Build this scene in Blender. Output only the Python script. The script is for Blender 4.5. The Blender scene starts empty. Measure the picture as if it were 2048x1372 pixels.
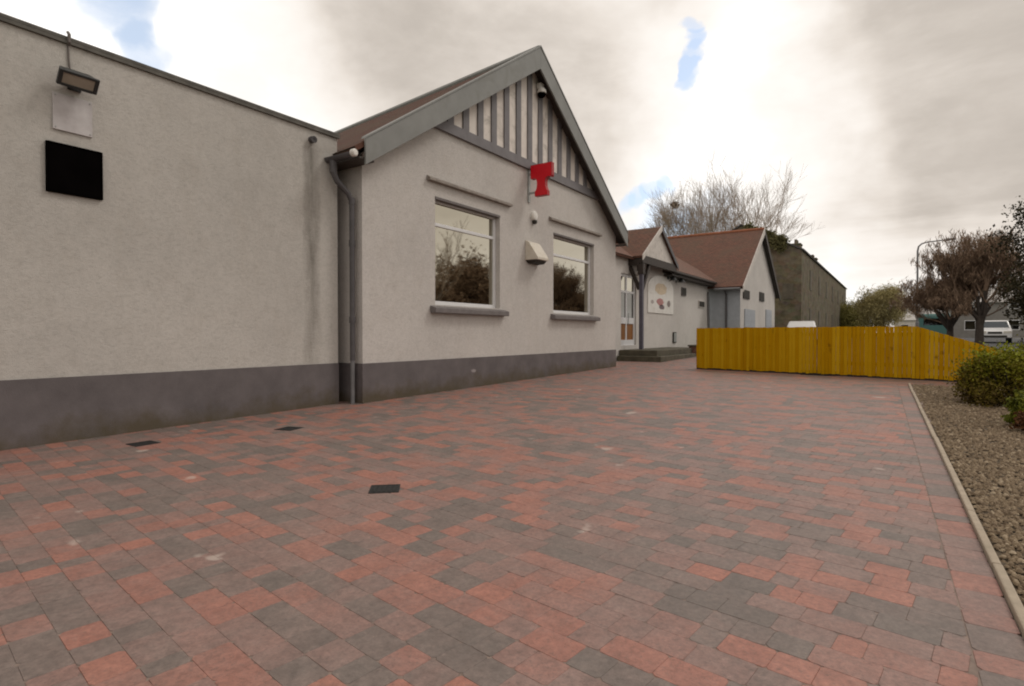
import bpy, math, random
from mathutils import Vector
random.seed(11)
scn = bpy.context.scene
COL = scn.collection
R = math.radians

# ------------------------------------------------------------------ helpers
def gz(y):                       # the forecourt rises gently away from the camera
    return 0.012 * max(-20.0, min(y, 60.0))

class MB:
    """collects geometry for one mesh object"""
    def __init__(s): s.v = []; s.f = []; s.uv = {}; s.tone = {}
    def add(s, vs, fs):
        o = len(s.v); s.v += [tuple(p) for p in vs]; s.f += [tuple(i + o for i in f) for f in fs]
    def quad(s, a, b, c, d, uv=None, tone=None):
        s.add([a, b, c, d], [(0, 1, 2, 3)])
        if uv: s.uv[len(s.f) - 1] = uv
        if tone is not None: s.tone[len(s.f) - 1] = tone
    def poly(s, pts): s.add(pts, [tuple(range(len(pts)))])
    def box(s, x0, x1, y0, y1, z0, z1):
        s.add([(x0,y0,z0),(x1,y0,z0),(x1,y1,z0),(x0,y1,z0),(x0,y0,z1),(x1,y0,z1),(x1,y1,z1),(x0,y1,z1)],
              [(0,3,2,1),(4,5,6,7),(0,1,5,4),(1,2,6,5),(2,3,7,6),(3,0,4,7)])
    def obox(s, c, ax, ay, az, dx, dy, dz):   # oriented box, half sizes
        c = Vector(c); P = []
        for k in (-1, 1):
            for i, j in ((-1,-1),(1,-1),(1,1),(-1,1)):
                P.append(c + Vector(ax)*dx*i + Vector(ay)*dy*j + Vector(az)*dz*k)
        s.add(P, [(0,3,2,1),(4,5,6,7),(0,1,5,4),(1,2,6,5),(2,3,7,6),(3,0,4,7)])
    def bar(s, a, b, w, h):                   # box from a to b
        a = Vector(a); b = Vector(b); d = (b - a); L = d.length; d.normalize()
        up = Vector((0,0,1)) if abs(d.z) < .9 else Vector((1,0,0))
        r = d.cross(up).normalized(); u = r.cross(d)
        s.obox((a+b)/2, d, r, u, L/2, w/2, h/2)
    def prism(s, pts, off):                   # polygon extruded along a vector
        n = len(pts); off = Vector(off)
        P = [Vector(p) for p in pts]; Q = [p + off for p in P]
        s.add(P + Q, [tuple(range(n))[::-1], tuple(range(n, 2*n))] +
              [(i, (i+1) % n, n + (i+1) % n, n + i) for i in range(n)])
    def tube(s, pts, rads, n=8, caps=True):
        pts = [Vector(p) for p in pts]
        if not isinstance(rads, (list, tuple)): rads = [rads]*len(pts)
        o = len(s.v); fs = []
        prev = None
        for i, p in enumerate(pts):
            d = (pts[min(i+1, len(pts)-1)] - pts[max(i-1, 0)])
            if d.length < 1e-9: d = Vector((0,0,1))
            d.normalize()
            if prev is None:
                up = Vector((0,0,1)) if abs(d.z) < .9 else Vector((1,0,0))
                r = d.cross(up).normalized()
            else:
                r = (prev - d*prev.dot(d))
                r = r.normalized() if r.length > 1e-6 else d.orthogonal().normalized()
            prev = r; u = d.cross(r)
            for k in range(n):
                a = 2*math.pi*k/n
                s.v.append(tuple(p + (r*math.cos(a) + u*math.sin(a))*rads[i]))
            if i:
                for k in range(n):
                    k2 = (k+1) % n
                    s.f.append((o+(i-1)*n+k, o+(i-1)*n+k2, o+i*n+k2, o+i*n+k))
        if caps:
            s.f.append(tuple(o+k for k in range(n))[::-1]); m = o+(len(pts)-1)*n
            s.f.append(tuple(m+k for k in range(n)))
    def lathe(s, c, axis, prof, n=20):        # prof = [(along, radius)]
        c = Vector(c); ax = Vector(axis).normalized()
        s.tube([c + ax*(a + 1e-6*i) for i, (a, r) in enumerate(prof)], [max(r, 1e-4) for a, r in prof], n)
    def build(s, name, mat, parent=None, origin=None, bevel=0, smooth=False, local=False):
        me = bpy.data.meshes.new(name)
        o = Vector(origin) if origin is not None else (absloc(parent) if parent and not local else Vector((0,0,0)))
        if parent is not None and origin is None and not local: pass
        me.from_pydata([tuple(Vector(p) - o) for p in s.v], [], s.f)
        if s.uv:
            uvl = me.uv_layers.new(name='UVMap')
            for fi, uvs in s.uv.items():
                for k, li in enumerate(me.polygons[fi].loop_indices): uvl.data[li].uv = uvs[k]
        if s.tone:
            at = me.attributes.new('tone', 'FLOAT', 'FACE')
            for fi, t in s.tone.items(): at.data[fi].value = t
        me.materials.append(mat)
        if smooth:
            for p in me.polygons: p.use_smooth = True
        me.update()
        ob = bpy.data.objects.new(name, me); COL.objects.link(ob)
        if parent is not None: ob.parent = parent
        if origin is not None: ob.location = o
        if bevel:
            b = ob.modifiers.new('bevel', 'BEVEL'); b.width = bevel; b.segments = 2; b.limit_method = 'ANGLE'
        return ob

def absloc(o):
    l = Vector((0,0,0))
    while o is not None: l += o.location; o = o.parent
    return l
def tag(o, label, cat, group=None):
    o['label'] = label; o['category'] = cat
    if group: o['group'] = group
    return o
def thing(name, loc, label, cat, group=None, rz=0):
    o = bpy.data.objects.new(name, None); COL.objects.link(o)
    o.location = loc; o.rotation_euler.z = rz; o.empty_display_size = .2
    return tag(o, label, cat, group)
def struct(o, kind='structure'):
    o['kind'] = kind; return o
def copy_tree(o, parent=None):
    c = o.copy(); COL.objects.link(c)
    if parent is not None: c.parent = parent
    for ch in list(o.children): copy_tree(ch, c)
    return c

# ------------------------------------------------------------------ materials
class NT:
    def __init__(s, name):
        s.m = bpy.data.materials.new(name); s.m.use_nodes = True
        s.t = s.m.node_tree; s.n = s.t.nodes; s.b = s.n['Principled BSDF']
        s.pos = s.n.new('ShaderNodeNewGeometry').outputs['Position']
    def lk(s, a, b): s.t.links.new(a, b)
    def node(s, typ, **kw):
        n = s.n.new(typ)
        for k, v in kw.items(): setattr(n, k, v)
        return n
    def scaled(s, sc, src=None):
        n = s.node('ShaderNodeVectorMath', operation='MULTIPLY'); s.lk(src or s.pos, n.inputs[0]); n.inputs[1].default_value = sc
        return n.outputs[0]
    def noise(s, scale, detail=4, rough=.55, src=None, dist=0):
        n = s.node('ShaderNodeTexNoise'); n.inputs['Scale'].default_value = scale
        n.inputs['Detail'].default_value = detail; n.inputs['Roughness'].default_value = rough
        n.inputs['Distortion'].default_value = dist
        s.lk(src or s.pos, n.inputs['Vector']); return n.outputs['Fac']
    def ramp(s, fac, stops):
        n = s.node('ShaderNodeValToRGB'); cr = n.color_ramp
        while len(cr.elements) < len(stops): cr.elements.new(.5)
        for e, (p, c) in zip(cr.elements, stops):
            e.position = p; e.color = (c[0], c[1], c[2], 1) if not isinstance(c, (int, float)) else (c, c, c, 1)
        s.lk(fac, n.inputs[0]); return n.outputs[0]
    def mix(s, fac, a, b, mode='MIX'):
        n = s.node('ShaderNodeMix', data_type='RGBA', blend_type=mode)
        for sock, v in ((0, fac), (6, a), (7, b)):
            if isinstance(v, (int, float)): n.inputs[sock].default_value = v
            elif isinstance(v, tuple): n.inputs[sock].default_value = (*v, 1)
            else: s.lk(v, n.inputs[sock])
        return n.outputs[2]
    def math(s, op, a, b=0, c=None, clamp=False):
        n = s.node('ShaderNodeMath', operation=op, use_clamp=clamp)
        for i, v in enumerate((a, b) if c is None else (a, b, c)):
            if isinstance(v, (int, float)): n.inputs[i].default_value = v
            else: s.lk(v, n.inputs[i])
        return n.outputs[0]
    def sep(s, src=None):
        n = s.node('ShaderNodeSeparateXYZ'); s.lk(src or s.pos, n.inputs[0]); return n.outputs
    def bump(s, h, strength=.4, dist=.01):
        n = s.node('ShaderNodeBump'); n.inputs['Strength'].default_value = strength; n.inputs['Distance'].default_value = dist
        s.lk(h, n.inputs['Height']); s.lk(n.outputs[0], s.b.inputs['Normal'])
    def color(s, c): s.lk(c, s.b.inputs['Base Color'])
    def attr(s, name):
        n = s.node('ShaderNodeAttribute', attribute_name=name); return n.outputs['Fac']
    def set(s, rough=.7, metal=0, spec=.4):
        s.b.inputs['Roughness'].default_value = rough; s.b.inputs['Metallic'].default_value = metal
        s.b.inputs['Specular IOR Level'].default_value = spec; return s

def plain(name, col, rough=.55, var=.18, scale=6, bump=.0, metal=0, spec=.4, dirt=None, fine=30):
    t = NT(name).set(rough, metal, spec)
    a = t.noise(scale, 5); lo = tuple(c*(1-var) for c in col); hi = tuple(min(1, c*(1+var)) for c in col)
    c = t.ramp(a, [(.3, lo), (.7, hi)])
    if dirt:
        d = t.ramp(t.noise(scale*.6, 6, .65, dist=.6), [(.52, 0.), (.72, .8)])
        c = t.mix(d, c, dirt)
    t.color(c)
    if bump: t.bump(t.noise(fine, 5), bump, .004)
    return t.m

def roughcast(name, col, streak=None):
    t = NT(name).set(.92, 0, .2)
    big = t.noise(.55, 5, .6); med = t.noise(3.2, 6, .7); grain = t.noise(26, 5, .8, src=t.scaled((1, .8, 1.25)))
    c = t.ramp(big, [(.3, tuple(x*.88 for x in col)), (.7, tuple(min(1, x*1.06) for x in col))])
    c = t.mix(t.math('MULTIPLY', t.ramp(med, [(.5, 0.), (.8, 1.)]), .45), c, tuple(x*y for x, y in zip(col, (.78, .74, .70))))
    c = t.mix(t.ramp(grain, [(.46, 0.), (.72, .58)]), c, tuple(x*.62 for x in col))
    c = t.mix(t.ramp(t.noise(7, 4, .7), [(.45, 0.), (.75, .4)]), c, tuple(x*1.12 for x in col))
    # faint rain streaks
    rs = t.noise(1.0, 5, .6, src=t.scaled((3.2, 3.2, .28)))
    c = t.mix(t.ramp(rs, [(.56, 0.), (.85, .28)]), c, tuple(x*y for x, y in zip(col, (.72, .68, .62))))
    if streak:                                  # a wet, mossy run below an outlet
        y0, w, ztop, zbot = streak
        X = t.sep(); wob = t.math('MULTIPLY', t.math('SUBTRACT', t.noise(2.2, 4), .5), .16)
        dy = t.math('ABSOLUTE', t.math('ADD', t.math('SUBTRACT', X[1], y0), wob))
        m = t.math('SUBTRACT', 1, t.math('DIVIDE', dy, w), clamp=True)
        m2 = t.node('ShaderNodeMapRange', clamp=True); t.lk(X[2], m2.inputs[0])
        for i, v in enumerate((ztop+.03, ztop-.12, 0, 1)): m2.inputs[i+1].default_value = v
        m3 = t.node('ShaderNodeMapRange', clamp=True); t.lk(X[2], m3.inputs[0])
        for i, v in enumerate((zbot-.3, zbot+2.2, .35, 1)): m3.inputs[i+1].default_value = v
        st = t.math('MULTIPLY', t.math('MULTIPLY', t.math('POWER', m, .7), m2.outputs[0]), m3.outputs[0])
        st = t.math('MULTIPLY', st, t.ramp(t.noise(1.0, 5, .6, src=t.scaled((4, 4, .9))), [(.36, .3), (.62, .9)]))
        c = t.mix(t.math('MULTIPLY', st, 1.0, clamp=True), c, (.085, .075, .058))
    t.color(c)
    h = t.math('ADD', grain, t.math('MULTIPLY', t.noise(90, 3), .6))
    t.bump(h, .55, .014)
    return t.m

def plinth_mat():
    t = NT('plinth_paint').set(.75, 0, .3)
    c = t.ramp(t.noise(2.5, 5, .65), [(.3, (.100, .088, .090)), (.7, (.145, .128, .130))])
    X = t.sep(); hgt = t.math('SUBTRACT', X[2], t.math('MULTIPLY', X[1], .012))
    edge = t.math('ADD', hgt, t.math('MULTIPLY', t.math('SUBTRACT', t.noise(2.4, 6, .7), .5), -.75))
    moss = t.ramp(edge, [(.0, 1.), (.27, 0.)])  # brown dirt and moss at the base, raised to serve as contact shade too
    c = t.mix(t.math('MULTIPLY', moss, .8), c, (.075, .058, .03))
    # scuffed splash of old whitewash
    dy = t.math('DIVIDE', t.math('SUBTRACT', X[1], 8.78), .16); dz = t.math('DIVIDE', t.math('SUBTRACT', X[2], .43), .055)
    d = t.math('ADD', t.math('MULTIPLY', dy, dy), t.math('MULTIPLY', dz, dz))
    d = t.math('ADD', d, t.math('MULTIPLY', t.noise(11, 4), 1.2))
    c = t.mix(t.ramp(d, [(.7, .8), (1.25, 0.)]), c, (.32, .29, .29))
    t.color(c); t.bump(t.noise(60, 5, .7), .5, .006); return t.m

def tile_mat(name, a, b, moss=(.10, .085, .05), mossy=.5):
    t = NT(name).set(.85, 0, .3)
    uv = t.node('ShaderNodeUVMap').outputs[0]
    br = t.node('ShaderNodeTexBrick'); t.lk(uv, br.inputs['Vector'])
    br.inputs['Scale'].default_value = 1; br.inputs['Brick Width'].default_value = .17; br.inputs['Row Height'].default_value = .115
    br.inputs['Mortar Size'].default_value = .006; br.inputs['Bias'].default_value = -.1
    br.inputs['Color1'].default_value = (*a, 1); br.inputs['Color2'].default_value = (*b, 1); br.inputs['Mortar'].default_value = (.03, .02, .015, 1)
    c = t.mix(t.ramp(t.noise(.9, 6, .65), [(.42, 0.), (.75, mossy)]), br.outputs['Color'], moss)
    c = t.mix(t.ramp(t.noise(9, 4), [(.5, 0.), (.8, .4)]), c, tuple(x*1.35 for x in a))
    t.color(c)
    s2 = t.sep(uv); saw = t.math('FRACT', t.math('DIVIDE', s2[1], .115))
    t.bump(t.math('SUBTRACT', t.math('MULTIPLY', br.outputs['Fac'], -.6), saw), .9, .02); return t.m

def glass_mat(name, tint, wav=.02):
    t = NT(name).set(.03, 1, .5); t.b.inputs['Base Color'].default_value = (*tint, 1)
    t.bump(t.noise(1.1, 2), wav, .05); return t.m

def paver_mat():
    t = NT('block_paving').set(.55, 0, .5)
    tone = t.attr('tone')
    mot = t.noise(13, 5, .75); mot2 = t.noise(4.5, 4, .6)
    f = t.math('ADD', tone, t.math('ADD', t.math('MULTIPLY', t.math('SUBTRACT', mot, .5), .34), t.math('MULTIPLY', t.math('SUBTRACT', mot2, .5), .42)))
    c = t.ramp(f, [(.04, (.152, .124, .110)), (.26, (.188, .141, .124)), (.44, (.232, .150, .130)), (.62, (.262, .148, .124)), (.80, (.305, .140, .108)), (1., (.350, .150, .110))])
    dust = t.ramp(t.noise(.8, 6, .7), [(.45, 0.), (.8, .3)])
    c = t.mix(dust, c, (.27, .205, .175))
    c = t.mix(t.ramp(t.noise(26, 4, .7), [(.62, 0.), (.82, .5)]), c, (.34, .26, .22))
    c = t.mix(t.ramp(t.noise(70, 3, .7), [(.52, 0.), (.74, .55)]), c, (.10, .078, .068))
    c = t.mix(1., c, t.ramp(t.noise(34, 4, .8), [(.3, .72), (.7, 1.22)]), 'MULTIPLY')
    c = t.mix(1., c, t.ramp(t.noise(6, 5, .7), [(.3, .84), (.7, 1.14)]), 'MULTIPLY')
    # pale efflorescence on a few spots
    c = t.mix(t.ramp(t.noise(2.9, 3, .5), [(.70, 0.), (.75, .6)]), c, (.50, .42, .37))
    t.color(c); t.bump(t.noise(120, 5, .7), .35, .004); return t.m

def leafy(name, stops, rough=.7):
    t = NT(name).set(rough, 0, .25)
    t.color(t.ramp(t.attr('tone'), stops)); return t.m

def fence_mat():
    t = NT('stained_fence').set(.9, 0, .05)
    tone = t.attr('tone'); g = t.noise(1, 5, .65, src=t.scaled((26, 26, 1.5)))
    f = t.math('ADD', t.math('ADD', t.math('MULTIPLY', tone, .46), t.math('MULTIPLY', t.noise(4, 5, .7), .34)), t.math('MULTIPLY', g, .42))
    c = t.ramp(f, [(.2, (.34, .160, .0015)), (.5, (.43, .225, .002)), (.85, (.51, .30, .010))])
    kn = t.ramp(t.noise(1, 3, .6, src=t.scaled((5, 5, 3.2))), [(.66, 0.), (.74, .65)])
    c = t.mix(kn, c, (.13, .055, .004)); t.color(c); t.bump(g, .3, .004); return t.m

def stone_mat():
    t = NT('rubble_stone').set(.95, 0, .2)
    v = t.node('ShaderNodeTexVoronoi'); v.inputs['Scale'].default_value = 1; t.lk(t.scaled((2.4, 2.4, 3.6)), v.inputs['Vector'])
    c = t.mix(.6, t.ramp(t.noise(.7, 5), [(.3, (.125, .105, .07)), (.7, (.21, .18, .13))]), v.outputs['Color'], 'MULTIPLY')
    c = t.mix(.75, c, t.ramp(t.noise(1.6, 6, .7), [(.35, (.085, .072, .045)), (.65, (.20, .172, .122))]))
    t.color(c); t.bump(v.outputs['Distance'], .6, .05); return t.m

M = {}
M['wing'] = roughcast('roughcast_wing', (.49, .465, .432), streak=(5.31, .16, 4.0, .75))
M['hall'] = roughcast('roughcast_hall', (.55, .52, .492))
M['link'] = roughcast('roughcast_entrance', (.58, .55, .52))
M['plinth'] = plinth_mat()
M['tile'] = tile_mat('clay_tiles_dark', (.105, .042, .026), (.072, .032, .021))
M['tile2'] = tile_mat('clay_tiles_red', (.185, .090, .063), (.128, .068, .051), moss=(.12, .088, .062), mossy=.75)
M['ridge'] = plain('ridge_tile', (.27, .10, .05), .8, .25, 4)
M['barge'] = plain('barge_paint', (.205, .208, .198), .5, .10, 3, dirt=(.16, .158, .14))
M['board'] = plain('dark_grey_board', (.165, .155, .162), .6, .12, 5)
M['panel'] = plain('pale_gable_panel', (.70, .64, .59), .8, .08, 4, dirt=(.36, .33, .29))
M['soffit'] = plain('soffit_paint', (.06, .052, .045), .7, .15, 5)
M['flash'] = plain('roof_felt', (.11, .103, .09), .8, .3, 7)
M['upvc'] = plain('white_window_frame', (.66, .66, .67), .35, .04, 3)
M['stone_grey'] = plain('painted_stone_grey', (.155, .14, .138), .75, .15, 7, bump=.4)
M['wgrey'] = plain('white_masonry_paint', (.58, .54, .50), .8, .1, 7, dirt=(.34, .31, .27))
M['drip'] = plain('weathered_moulding', (.25, .22, .195), .85, .2, 8)
M['glass'] = glass_mat('mirror_film_glass', (.47, .445, .37), .03)
M['glass2'] = glass_mat('door_glass', (.17, .17, .16), .03)
M['black'] = plain('black_board', (.003, .0025, .0025), .9, .2, 5, spec=.0)
M['oldwin'] = plain('old_window_paint', (.115, .10, .074), .9, .3, 2)
M['pipe'] = plain('dark_grey_pipe', (.078, .073, .077), .5, .2, 8)
M['pipe2'] = plain('pale_grey_pipe', (.16, .16, .165), .5, .15, 8)
M['lampbody'] = plain('lamp_black_metal', (.028, .03, .03), .45, .2, 9)
M['lampglass'] = plain('lamp_lens', (.30, .26, .21), .25, .1, 9)
M['notice'] = None
M['red'] = plain('red_sign_acrylic', (.62, .002, .012), .35, .06, 5, spec=.5)
M['redside'] = plain('red_sign_edge', (.33, .002, .006), .4, .06, 5)
M['steel'] = plain('galvanised_steel', (.33, .34, .33), .5, .15, 9, metal=.3)
M['white'] = plain('white_plastic', (.70, .68, .64), .4, .05, 5, dirt=(.48, .44, .38))
M['cream'] = plain('cream_plastic', (.60, .55, .47), .5, .06, 5, dirt=(.45, .36, .22))
M['darkgrille'] = plain('dark_grille', (.03, .027, .022), .7, .2, 9)  # near-black finish for grilles, outlets and small dark faces
M['beam'] = plain('dark_stained_timber', (.035, .026, .021), .6, .25, 8)
M['postblue'] = plain('blue_grey_paint', (.085, .08, .105), .5, .15, 6)
M['greyblue'] = plain('blue_grey_paint_and_shade', (.36, .38, .41), .8, .08, 4)
M['step'] = plain('mossy_concrete', (.085, .075, .052), .9, .3, 4, bump=.5, dirt=(.055, .055, .03))
M['brick'] = plain('low_wall_brick', (.13, .062, .045), .9, .35, 9, bump=.5)
M['wood'] = plain('varnished_wood', (.22, .085, .015), .5, .25, 5)
M['concrete'] = plain('edging_concrete', (.36, .30, .23), .9, .14, 9, bump=.5, dirt=(.24, .21, .15), fine=60)
M['gravelbase'] = plain('gravel_earth', (.115, .088, .06), .95, .35, 25, bump=.8, fine=50)
M['sand'] = plain('jointing_sand', (.21, .16, .135), .95, .3, 14)
M['iron'] = plain('cast_iron', (.017, .017, .017), .8, .3, 20)
M['asphalt'] = plain('asphalt', (.055, .055, .058), .9, .2, 3, bump=.3)
M['grass'] = plain('rough_grass', (.075, .10, .035), .95, .4, 2, bump=.6, fine=25)
M['pavement'] = plain('pavement_slab', (.22, .21, .195), .9, .12, 3)
M['paver'] = paver_mat()
M['fence'] = fence_mat()
M['fencerail'] = plain('fence_rail_stain', (.22, .10, .006), .8, .2, 6)
M['rubble'] = stone_mat()
M['slate'] = plain('slate_roof', (.075, .07, .066), .7, .25, 3)
M['slatepale'] = plain('pale_slate_roof', (.42, .40, .38), .5, .15, 3)
M['bark'] = plain('grey_bark', (.20, .17, .145), .9, .25, 8, bump=.4)
M['twig'] = plain('fine_twigs', (.38, .31, .25), .9, .25, 3)
M['twigred'] = plain('reddish_twigs', (.17, .115, .078), .9, .3, 2)
M['twigolive'] = plain('olive_twigs', (.12, .10, .045), .9, .3, 2)
M['barkdark'] = plain('dark_bark', (.06, .048, .04), .9, .25, 8)
M['budred'] = leafy('reddish_buds', [(0., (.14, .095, .060)), (.5, (.24, .162, .108)), (1., (.35, .25, .175))])
M['budolive'] = leafy('olive_buds', [(0., (.22, .18, .075)), (.5, (.35, .295, .13)), (1., (.46, .41, .20))])
M['leafever'] = leafy('dark_evergreen_leaves', [(0., (.020, .018, .009)), (.6, (.045, .040, .016)), (1., (.085, .070, .03))])
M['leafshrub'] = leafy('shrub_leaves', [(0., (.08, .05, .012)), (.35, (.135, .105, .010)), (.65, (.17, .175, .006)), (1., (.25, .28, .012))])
M['leafgreen'] = leafy('fresh_green_leaves', [(0., (.07, .08, .007)), (.5, (.125, .145, .010)), (1., (.21, .21, .02))])
M['leafrust'] = leafy('rusty_leaves', [(0., (.07, .028, .010)), (1., (.14, .06, .022))])
M['ivy'] = leafy('ivy_leaves', [(0., (.08, .078, .03)), (.6, (.13, .12, .05)), (1., (.20, .18, .08))])
M['peb'] = None
M['carwhite'] = plain('white_car_paint', (.72, .72, .72), .25, .03, 3, spec=.6)
M['carteal'] = plain('teal_van_paint', (.05, .15, .14), .3, .05, 3, spec=.6)
M['carglass'] = glass_mat('car_glass', (.08, .09, .10), .0)
M['tyre'] = plain('tyre_rubber', (.015, .015, .015), .8, .2, 9)
M['rim'] = plain('wheel_rim', (.35, .35, .36), .35, .1, 9, metal=.7)
M['headlight'] = plain('headlight_lens', (.65, .62, .55), .15, .05, 9)
M['nest'] = plain('nest_sticks', (.02, .015, .011), .95, .3, 9)
M['cable'] = plain('grey_cable', (.14, .12, .11), .6, .15, 9)

def notice_mat():
    t = NT('faded_notice').set(.6, 0, .3)
    c = t.ramp(t.noise(4.5, 5, .6), [(.35, (.40, .37, .37)), (.6, (.50, .475, .475)), (.75, (.58, .55, .545))]); t.color(c); return t.m
M['notice'] = notice_mat()
def peb_mat():
    t = NT('pebbles').set(.85, 0, .3)
    t.color(t.ramp(t.attr('tone'), [(0., (.125, .088, .055)), (.4, (.205, .152, .098)), (.75, (.275, .21, .138)), (1., (.42, .34, .24))])); return t.m
M['peb'] = peb_mat()

# ------------------------------------------------------------------ setting
def sheet(name, mat, x0, x1, y0, y1, dz, kind='structure', xs=None):
    mb = MB(); ys = sorted(set([y0, y1] + [y for y in (-20, 60) if y0 < y < y1]))
    for a, b in zip(ys, ys[1:]):
        mb.quad((x0, a, gz(a)+dz), (x1, a, gz(a)+dz), (x1, b, gz(b)+dz), (x0, b, gz(b)+dz))
    o = mb.build(name, mat, origin=((x0+x1)/2, y0, 0)); return struct(o, kind)

sheet('ground', M['grass'], -600, 600, -300, 1500, -.03)
sheet('road', M['asphalt'], 4.2, 10.6, -60, 400, -.02)
sheet('pavement', M['pavement'], 10.6, 12.6, -60, 400, -.012)
sheet('car_park', M['asphalt'], -6.4, 3.9, 16.2, 70, -.022)

def kerb_x(y): return .395 + (.21 - .395) * (y - 2.75) / (12.4 - 2.75)

# block paving: rows running away from the wall, every block with its own tone and a chamfered top
def paving():
    mb = MB(); ch = .0018; cut = .014; ROT = R(-7.5); cr_, sr_ = math.cos(ROT), math.sin(ROT)
    rnd = random.Random(5)
    def block(p, tone):              # p: four (x, y) corners, anticlockwise; corners knocked off like tumbled setts
        lift = rnd.uniform(-.0008, .0008); tx, ty = rnd.uniform(-.008, .008), rnd.uniform(-.008, .008)
        cx = sum(q[0] for q in p)/4; cy = sum(q[1] for q in p)/4
        def z(q): return gz(q[1]) + lift + (q[0]-cx)*tx + (q[1]-cy)*ty
        ring = []
        for i in range(4):
            q = Vector(p[i]); a = Vector(p[i-1]); c = Vector(p[(i+1) % 4]); k = cut*rnd.uniform(.35, 1.2)
            k2 = cut*rnd.uniform(.35, 1.2)
            ring.append(q + (a-q).normalized()*k); ring.append(q + (c-q).normalized()*k2)
        C = Vector((cx, cy)); inn = [q + (C-q).normalized()*ch for q in ring]
        o = len(mb.v); n = len(ring)
        mb.v += [(q.x, q.y, z(q)) for q in inn] + [(q.x, q.y, z(q)-.0022) for q in ring]
        n0 = len(mb.f)
        mb.f.append(tuple(range(o, o+n)))
        for i in range(n):
            j = (i+1) % n; mb.f.append((o+n+i, o+n+j, o+j, o+i))
        for k in range(n0, len(mb.f)): mb.tone[k] = tone
    def pick():
        r = rnd.random()
        if r < .34: return rnd.uniform(.05, .28)
        if r < .68: return rnd.uniform(.34, .62)
        return rnd.uniform(.66, .96)
    def world(u, v): return (-4 + u*cr_ - v*sr_, 8 + u*sr_ + v*cr_)
    v = -11.5; prev = []
    while v < 17:
        h = .138 + rnd.uniform(-.004, .004); u = -5.2 + rnd.uniform(0, .25); row = []; run = 0; tone = .5
        while u < 7.2:
            w = rnd.choice((.10, .138, .138, .172, .208, .208)) + rnd.uniform(-.004, .004)
            P = [world(u, v), world(u+w, v), world(u+w, v+h), world(u, v+h)]
            cx = sum(q[0] for q in P)/4; cy = sum(q[1] for q in P)/4
            if run <= 0: tone = pick(); run = rnd.choice((1, 1, 1, 1, 2))
            run -= 1; t = tone + rnd.uniform(-.04, .04)
            for p0, p1, pt in prev:             # some patches of like colour two courses deep
                if p0 < u + w/2 < p1 and rnd.random() < .10: t = pt
            row.append((u, u+w, t)); u += w
            lim = kerb_x(cy) - .168 if cy < 13.4 else 1.6
            if cx < -8.2 or cy < -2.6 or cy > 23.5 or min(q[0] for q in P) > lim - .03: continue
            if cy > 15 and cx > -2: continue
            P = [(min(q[0], lim - .002), q[1]) for q in P]
            block(P, t)
        prev = row; v += h
    y = -2.0                                     # soldier course along the edging
    while y < 13.3:
        L = rnd.choice((.138, .215)); a = kerb_x(y); b = kerb_x(y+L); t = pick()
        block([(a-.166, y), (a, y), (b, y+L), (b-.166, y+L)], t*.8 + .08); y += L
    return struct(mb.build('paving', M['paver'], origin=(-4, 5, .06)))
paving()
sheet('joint_sand', M['sand'], -8.3, .35, -2.8, 13.5, -.0024); sheet('joint_sand', M['sand'], -8.3, -1.9, 13.5, 23.6, -.0024)

mb = MB()                                        # concrete edging between the blocks and the gravel
ys = [-2 + i*.915 for i in range(18)]
for a, b in zip(ys, ys[1:]):
    b2 = b - .006; xa, xb = kerb_x(a), kerb_x(b2)
    za, zb = gz(a), gz(b2); j = random.uniform(-.003, .003)
    P = [(xa+.003, a, za-.1), (xa+.042, a, za-.1), (xb+.042, b2, zb-.1), (xb+.003, b2, zb-.1)]
    Q = [(p[0]+j, p[1], p[2]+.128) for p in P]
    mb.add(P+Q, [(0,3,2,1),(4,5,6,7),(0,1,5,4),(1,2,6,5),(2,3,7,6),(3,0,4,7)])
struct(mb.build('kerb', M['concrete'], origin=(.3, 5, 0), bevel=.008))

sheet('gravel_bed', M['gravelbase'], .25, 4.0, -2, 14.6, -.012)

def pebbles():
    mb = MB(); rnd = random.Random(3)
    for i in range(30000):
        y = 1.6 + 11.9*rnd.random()**1.25
        xmax = .135*y + .42
        x = kerb_x(y) + .06 + (xmax - kerb_x(y) + .35)*rnd.random()
        s = rnd.uniform(.007, .0165) * (1 + .055*y); t = max(0, min(1, rnd.gauss(.45, .25)))
        a = rnd.uniform(0, 6.28); ca, sa = math.cos(a), math.sin(a); sx, sy, sz = s, s*rnd.uniform(.6, .95), s*rnd.uniform(.45, .75)
        z = gz(y) - .012 + sz*.45 + rnd.uniform(0, .012)
        o = len(mb.v)
        for px, py in ((1, 0), (.2, .95), (-.9, .35), (-.7, -.7), (.4, -.9)):
            mb.v.append((x + (px*sx*ca - py*sy*sa), y + (px*sx*sa + py*sy*ca), z))
        for px, py in ((.5, .1), (-.15, .45), (-.35, -.3), (.2, -.4)):
            mb.v.append((x + (px*sx*ca - py*sy*sa), y + (px*sx*sa + py*sy*ca), z + sz))
        n0 = len(mb.f)
        mb.f += [(o+5, o+6, o+7, o+8), (o, o+1, o+6, o+5), (o+1, o+2, o+6), (o+2, o+3, o+7, o+6), (o+3, o+4, o+8, o+7), (o+4, o, o+5, o+8)]
        for k in range(n0, n0+6): mb.tone[k] = t
    return tag(struct(mb.build('gravel', M['peb'], origin=(.8, 6, 0)), 'stuff'), 'loose brown and buff pebbles covering the planting bed', 'gravel')
pebbles()

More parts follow.
